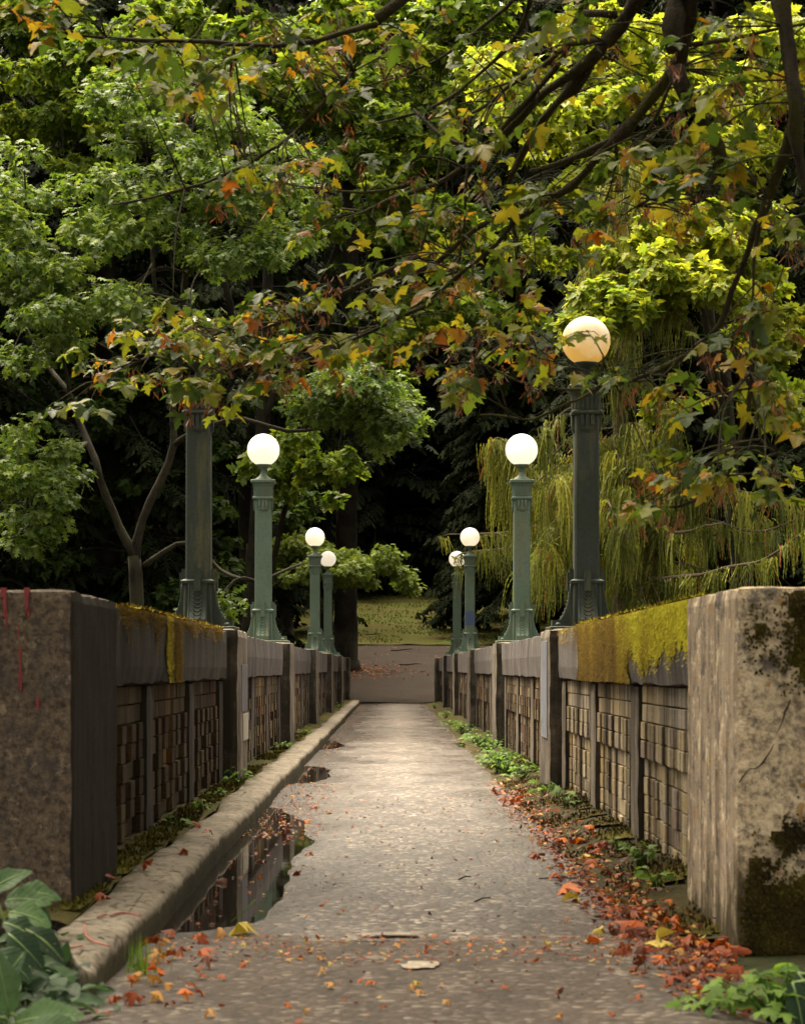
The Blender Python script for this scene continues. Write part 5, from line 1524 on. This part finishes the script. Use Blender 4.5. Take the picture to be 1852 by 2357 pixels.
for (px, py, Y, L, a) in ((945, 1530, 76.5, .8, .1), (925, 1497, 83, .9, .35), (860, 1468, 90, .7, -.1)):
    p = at(px, py, Y); b = MB()
    q = [Vector((p.x + L * t_ * math.cos(a), Y + L * t_ * math.sin(a), hz(p.x + L * t_ * math.cos(a), Y + L * t_ * math.sin(a)) + .075 + .02 * math.sin(5 * t_))) for t_ in (-.5, -.2, .1, .3, .5)]
    b.tube(q, [.018, .022, .02, .014, .006], 6)
    tag(b.build('stick', M['bark_dark']), 'dark fallen stick lying beyond the far end of the bridge', 'stick', 'sticks beyond the bridge')
# ------------------------------------------------------------------ fallen leaves on the bridge
def drift_x(y):   # inner edge of the drift along the right side
    return .80 + .06 * nz(0, y, 3, .7)
curled = [maple_shape(random.uniform(.7, 1.5), 20 + k) for k in range(6)]
fl = {}
fcls = [(.12, 'dark brown'), (.38, 'reddish brown'), (.55, 'rust red'), (.68, 'orange'), (.84, 'tan'), (.97, 'yellow')]
for k, sh_ in enumerate(curled):
    for ci, (cv, nm) in enumerate(fcls):
        fl[(k, ci)] = np_mesh('fallen_leaf', sh_[0], sh_[1], np.full(len(sh_[1]), cv)); fl[(k, ci)].materials.append(M['fallen'])
def drop_leaf(x, y, size, ci, place, group, lift=.0, tilt=.45):
    o = bpy.data.objects.new('fallen_leaf', fl[(random.randrange(6), ci)]); COL.objects.link(o)
    o.location = (x, y, ground_z(x, y) + .012 + lift + size * .12)
    o.rotation_euler = (random.gauss(0, tilt), random.gauss(0, tilt), random.uniform(0, 6.28)); o.scale = (size, size, size)
    return tag(o, f'{fcls[ci][1]} curled maple leaf {place}', 'leaf', group)
def pick(): return random.choices(range(6), (34, 30, 16, 9, 8, 3))[0]
for _ in range(125):
    y = random.choice((random.uniform(6.6, 10), random.uniform(7.5, 13), random.uniform(11, 18)))
    x = random.gauss(.98, .09) if y > 8.3 else random.gauss(1.02 - .0 * y, .13)
    drop_leaf(min(x, 1.2), y, random.uniform(.032, .074), pick(), 'in the drift along the right edge of the path', 'leaves drifted along the right wall', random.uniform(-.004, .012), .38)
for _ in range(55):
    drop_leaf(random.uniform(-.85, .8), random.uniform(6.3, 8.2), random.uniform(.014, .034), random.choices(range(6), (20, 25, 15, 8, 30, 8))[0], 'lying on the near asphalt', 'leaves scattered on the near asphalt', 0, .3)
for _ in range(26):
    y = random.uniform(10.5, 18); drop_leaf(random.uniform(-.9, -.45 + .0 * y), y, random.uniform(.03, .06), random.choices(range(6), (40, 35, 15, 6, 4, 0))[0], 'soaking in the long puddle by the left kerb', 'leaves in the long puddle', -.008, .25)
for _ in range(26):
    drop_leaf(random.uniform(-.85, -.62), random.uniform(6.5, 8.3), random.uniform(.03, .065), random.choices(range(6), (20, 30, 20, 15, 15, 0))[0], 'piled at the near end of the kerb', 'leaves piled by the kerb end', random.uniform(0, .02), .5)
for (x, y) in ((-1.02, 10.8), (-1.2, 9.4), (-1.12, 9.9), (-1.08, 12.4), (-.99, 12.0), (-1.15, 8.6)):
    o = drop_leaf(x, y, .06, 1, 'resting on the kerb top', 'leaves on the kerb'); o.location.z = .135
# the few that stand out
for (px, py, size, ci, lab) in ((1310, 2042, .13, 3, 'large bright orange maple leaf lying apart at the inner edge of the drift'), (1330, 2062, .075, 5, 'yellow leaf beside the large orange leaf at the edge of the drift'), (545, 2140, .12, 5, 'yellow maple leaf with long stalk at the near end of the puddle'), (1500, 2170, .11, 5, 'yellow green leaf in the drift at the foot of the right pier'), (650, 1908, .09, 0, 'dark leaf floating in the middle of the puddle'), (1480, 2140, .12, 2, 'red maple leaf heaped by the right pier')):
    Y = (EYE - .02) * F / (py - 1538); o = drop_leaf((px - 903) * Y / F, Y, size, ci, '', None, .01, .4); o['label'] = lab
b = MB(); b.tube([Vector((-.63, 8.62, .03)), Vector((-.585, 8.72, .06)), Vector((-.55, 8.85, .09))], .003, 5)
o = b.build('leaf_stalk', M['weed']); tag(o, 'pale leaf stalk sticking up by the near end of the puddle', 'twig')
n = 760
y = np.concatenate([rng.uniform(6.5, 10.5, 360), rng.uniform(9, 18.5, 400)]); x = np.clip(np.where(y > 8.4, rng.normal(.97, .075, n), rng.normal(1.04, .10, n)), .7, 1.22)
z = np.array([ground_z(a, b_) + .006 for a, b_ in zip(x, y)]) + rng.random(n) * .012
g = leaf_mesh('leaf_drift', [leaf_arrays(curled[k], np.stack([x, y, z], 1)[k::6], np.stack([rng.normal(size=n), rng.normal(size=n), rng.normal(size=n) * .2], 1)[k::6], np.stack([rng.normal(size=n) * .5, rng.normal(size=n) * .5, np.ones(n)], 1)[k::6], rng.uniform(.015, .040, n)[k::6], np.where(rng.random(n) < .62, rng.random(n) * .30, rng.random(n) * .9)[k::6]) for k in range(6)], M['fallen'], None, 'stuff')
tag(g, 'damp drift of small broken brown leaves along the right edge', 'leaf litter')
# crumbs of litter
n = 3200
y = np.concatenate([rng.uniform(6.2, 18, 900), rng.uniform(6.4, 20, 1800), rng.uniform(13.5, 20, 500)])
x = np.concatenate([rng.uniform(-.9, .95, 900), rng.normal(1.0, .09, 1800), rng.normal(-.72, .16, 500)])
x = np.clip(x, -.92, 1.24)
z = np.array([ground_z(a, b_) + .005 for a, b_ in zip(x, y)])
g = leaf_mesh('leaf_crumbs', [leaf_arrays(SIMPLE, np.stack([x, y, z], 1), np.stack([rng.normal(size=n), rng.normal(size=n), rng.normal(size=n) * .25], 1), np.stack([rng.normal(size=n) * .4, rng.normal(size=n) * .4, np.ones(n)], 1), rng.uniform(.008, .034, n) * np.where(np.abs(x - 1.0) < .2, 1.6, 1.0), rng.random(n) ** 2.0)], M['fallen'], None, 'stuff')
tag(g, 'broken crumbs of leaf and twig strewn over the path', 'leaf litter')
n = 1400
y = np.concatenate([rng.uniform(20, 62, 700), rng.uniform(7.5, 8.4, 700)]); x = np.concatenate([rng.choice([-.82, 1.0], 700) + rng.normal(size=700) * .09, rng.uniform(-.85, 1.15, 700)])
z = np.array([ground_z(a, b_) + .006 for a, b_ in zip(x, y)])
for k, (s0, cnt, lab) in enumerate(((.05, 4, 'thin dry twig lying on the bridge path'),)):
    for _ in range(cnt):
        xx, yy, a = random.uniform(.2, .95), random.uniform(7.4, 11), random.uniform(0, 3.14); L = random.uniform(.04, .1)
        b = MB(); zz = ground_z(xx, yy) + .006
        b.tube([(xx - L * math.cos(a), yy - L * math.sin(a), zz), (xx, yy + .008, zz + .006), (xx + L * math.cos(a), yy + L * math.sin(a), zz)], .0035, 5)
        tag(b.build('twig', M['bark_oak']), lab, 'twig', 'twigs on the bridge path')
g = leaf_mesh('leaf_crumbs', [leaf_arrays(SIMPLE, np.stack([x, y, z], 1), np.stack([rng.normal(size=n), rng.normal(size=n), rng.normal(size=n) * .25], 1), np.stack([rng.normal(size=n) * .4, rng.normal(size=n) * .4, np.ones(n)], 1), rng.uniform(.008, .03, n), rng.random(n))], M['fallen'], None, 'stuff')
tag(g, 'leaf crumbs along the path edges and the bridge joint', 'leaf litter')

# ------------------------------------------------------------------ plants
def big_leaf_mesh(w, L, curl, rnd, seg=14):
    """Broad leaf with a folded midrib; returns mesh and midrib mesh builder points."""
    vs, fs = [], []
    for i in range(seg + 1):
        t = i / seg; hw = w * math.sin(math.pi * min(1, t * .93 + .05)) ** .8 * (1 - .25 * t)
        y = L * t; z = -curl * L * t * t; hw *= 1 + .10 * math.sin(13 * t + rnd * 9) + .05 * math.sin(31 * t)
        for k, q in enumerate((-1, -.5, 0, .5, 1)):
            vs.append((hw * q, y, z + hw * .35 * abs(q) * (1 - .4 * abs(q)) + .02 * w * math.sin(9 * t + 3 * q)))
    for i in range(seg):
        for k in range(4):
            a = i * 5 + k; fs.append((a, a + 1, a + 6, a + 5))
    return np_mesh('leaf', vs, fs, np.full(len(fs), rnd), smooth=True)
def broad_plant(base, leaves, label):
    t = empty('broadleaf_plant', base, label, 'plant')
    st = MB()
    for (px, py, Y, dx, dz, w, L, curl, rn) in leaves:
        p = at(px, py, Y); d = Vector((dx, -.35, dz)).normalized()
        me = big_leaf_mesh(w * .9, L * .88, curl, rn); me.materials.append(M['veined'])
        o = bpy.data.objects.new('leaf', me); COL.objects.link(o); o.parent = t; o.location = p - Vector(base)
        o.rotation_euler = frame(d, Vector((random.uniform(-.25, .25), -.75, .75))).to_euler()
        b = MB(); R = frame(d, Vector((0, -.75, .75)))
        rib = [Vector(base) + o.location + o.rotation_euler.to_matrix() @ Vector((0, L * t_, -curl * L * t_ * t_ + .002)) for t_ in np.linspace(0, .95, 6)]
        b.tube(rib, [.0028, .0026, .0022, .0018, .0014, .0008], 5)
        b.build('midrib', M['midrib'], o, local=False) if False else None
        ml_ = MB(); ml_.tube([Vector((0, .88 * L * t_, -curl * .88 * L * t_ * t_ + .0015)) for t_ in np.linspace(0, .95, 6)], [.003, .0028, .0024, .002, .0014, .0008], 5)
        ml_.build('midrib', M['midrib'], o, local=True)
        st.tube([Vector(base), Vector(base).lerp(p, .6) + Vector((0, 0, .04)), p], [.006, .005, .004], 5)
    st.build('stems', M['midrib'], t)
    return t
broad_plant((-.98, 5.9, -.02), [(20, 2330, 5.8, -.05, .8, .055, .19, .35, .75), (38, 2355, 5.75, 1.0, .35, .062, .20, .3, .9), (-20, 2340, 5.75, -.8, .5, .06, .2, .3, .6), (60, 2370, 5.6, .5, .1, .06, .2, .4, .7), (0, 2290, 5.95, .3, .9, .045, .15, .4, .5)],
            'broad pale ribbed plant at the bottom left corner')
broad_plant((-1.12, 6.7, .0), [(15, 2075, 6.6, .8, .3, .06, .13, .6, .85), (45, 2055, 6.7, .9, .25, .05, .12, .7, .8), (25, 2100, 6.55, .9, .0, .062, .13, .5, 1.0), (-15, 2050, 6.6, .5, .6, .05, .12, .7, .7), (50, 2080, 6.65, 1.0, -.3, .045, .11, .6, .35), (10, 2125, 6.5, 1, -.15, .05, .13, .6, .25), (60, 2140, 6.5, 1, -.4, .05, .15, .5, .15), (20, 2150, 6.45, .8, -.5, .055, .15, .5, .2), (80, 2150, 6.5, 1, -.5, .04, .13, .5, .1), (-10, 2190, 6.4, .8, -.3, .055, .14, .5, .3)],
            'glossy overlapping leaves growing against the left end pier')
# dark creeping leaves between them
n = 520
x = rng.uniform(-1.30, -.80, n); y = rng.uniform(5.6, 7.6, n)
ok = x < -.80 - .10 * (y - 5.6) + .05 * rng.normal(size=n); x, y = x[ok], y[ok]; n = len(x)
z = np.array([hz(a, b_) for a, b_ in zip(x, y)]) + .03 + rng.random(n) ** 1.5 * .13 * np.clip((-.78 - x) / .3, .15, 1)
g = leaf_mesh('ground_ivy', [leaf_arrays(OVAL, np.stack([x, y, z], 1), np.stack([rng.normal(size=n) + .3, rng.normal(size=n) - .5, rng.normal(size=n) * .3 - .1], 1), np.stack([rng.normal(size=n) * .35, rng.normal(size=n) * .35 - .35, np.ones(n)], 1), rng.uniform(.05, .10, n), rng.random(n) * .6)], M['hosta'], None, 'stuff')
tag(g, 'dark green creeping leaves around the kerb end', 'ground cover')

def weed(x, y, h, spread, nl, size, label, shape=SIMPLE_MAPLE, group=None, z=None, rn=(0, 1), mat='weed', name='weed_plant'):
    z0 = ground_z(x, y) if z is None else z
    t = empty(name, (x, y, z0), label, 'plant', group)
    st = MB(); P, A, N = [], [], []
    for k in range(nl):
        a = random.uniform(0, 6.28); rr_ = spread * math.sqrt(random.random()); hh = h * random.uniform(.35, 1) * (1 - .4 * rr_ / spread)
        p = Vector((x + rr_ * math.cos(a), y + rr_ * math.sin(a), z0 + hh))
        st.tube([(x + random.uniform(-.02, .02), y, z0 - .01), (x + .5 * (p.x - x), y + .5 * (p.y - y), z0 + hh * .7), p], [.003, .0025, .0018], 4)
        P.append(p); A.append(Vector((math.cos(a), math.sin(a), -.2 + random.gauss(0, .3)))); N.append(Vector((random.gauss(0, .3), random.gauss(0, .3) - .35, 1)))
    st.build('stems', M['weed'], t)
    n = len(P)
    leaf_mesh('leaves', [leaf_arrays(shape, np.array(P), np.array(A), np.array(N), np.array([size * random.uniform(.6, 1.25) for _ in P]), np.array([random.uniform(*rn) for _ in P]))], M[mat], t)
    return t
weed(1.10, 6.35, .16, .20, 60, .06, 'lobed bright green weed at the bottom right corner of the path')
weed(1.22, 6.75, .17, .16, 36, .055, 'lobed green weed behind the corner weed at the foot of the right pier')
weed(.93, 6.5, .07, .09, 16, .05, 'low lobed weed creeping onto the asphalt at the lower right')
t_ = broad_plant((1.26, 6.25, .05), [(1822, 2262, 6.2, .25, -.9, .05, .16, .3, .15), (1835, 2240, 6.25, .6, -.8, .055, .15, .3, .1)], 'dark broad leaves hanging in at the right edge of the picture')
weed(1.19, 10.6, .16, .09, 18, .05, 'small bright weed at the foot of the first right brick panels')
weed(1.17, 9.75, .15, .07, 9, .065, 'small weed with broad leaves beside the right end pier', OVAL)
weed(1.2, 11.7, .10, .05, 7, .05, 'tiny weed high on the soil bank under the mossy coping')
weed(1.16, 16.9, .16, .12, 12, .07, 'twiggy weed in front of the blue grey patched post')
weed(1.20, 15.3, .18, .08, 10, .06, 'thin weed growing between the brick panels of the right wall')
for i, (y, big_) in enumerate(((19.3, .8), (20.4, 1.1), (21.6, 1.3), (22.5, 1.2), (23.6, .8), (25.4, .9), (26.8, 1.2), (28.2, 1.0), (29.8, .7), (33.5, 1.0), (35.5, .7), (39, .9), (44, .8))):
    weed(random.uniform(1.02, 1.16), y, random.uniform(.14, .26) * big_, random.uniform(.14, .24) * big_, int(34 * big_), .058, ('first', 'second', 'third', 'fourth', 'fifth', 'sixth', 'seventh', 'eighth', 'ninth', 'tenth', 'eleventh', 'twelfth', 'thirteenth')[i] + ' leafy weed clump along the right wall, counted onward from the blue grey patched post', random.choice((SIMPLE_MAPLE, OVAL)), 'weeds along the foot of the right wall')
for i, (x, y, s_) in enumerate(((-1.2, 17.2, 1.2), (-1.22, 14.0, .7), (-1.24, 15.5, .6), (-1.2, 24.5, 1.0), (-1.2, 30.5, .9), (-1.2, 50, 1.2), (-1.23, 12.6, .6), (1.05, 55, 1.5))):
    weed(x, y, .13 * s_, .09 * s_, int(16 * s_), .05, 'small weed sprouting along the foot of the left wall' if x < 0 else 'pale green weed near the far end of the right wall', OVAL, 'weeds along the foot of the left wall' if x < 0 else None, .11 if x < 0 else None)
weed(-1.05, 7.15, .13, .05, 4, .05, 'small bright weed standing against the near end of the kerb', SIMPLE_MAPLE, None, .03)
# grass tuft at the kerb end
t = empty('grass_tuft', (-.83, 7.35, .0), 'bright grass tuft growing at the near end of the kerb', 'plant')
n = 42; a = rng.uniform(0, 6.28, n)
leaf_mesh('blades', [leaf_arrays(BLADE, np.stack([-.83 + rng.normal(size=n) * .03, 7.35 + rng.normal(size=n) * .05, np.zeros(n)], 1), np.stack([np.cos(a) * .35, np.sin(a) * .35, np.ones(n)], 1), np.stack([np.cos(a), np.sin(a), np.zeros(n)], 1), rng.uniform(.07, .15, n), rng.random(n))], M['weed'], t, 'stuff')
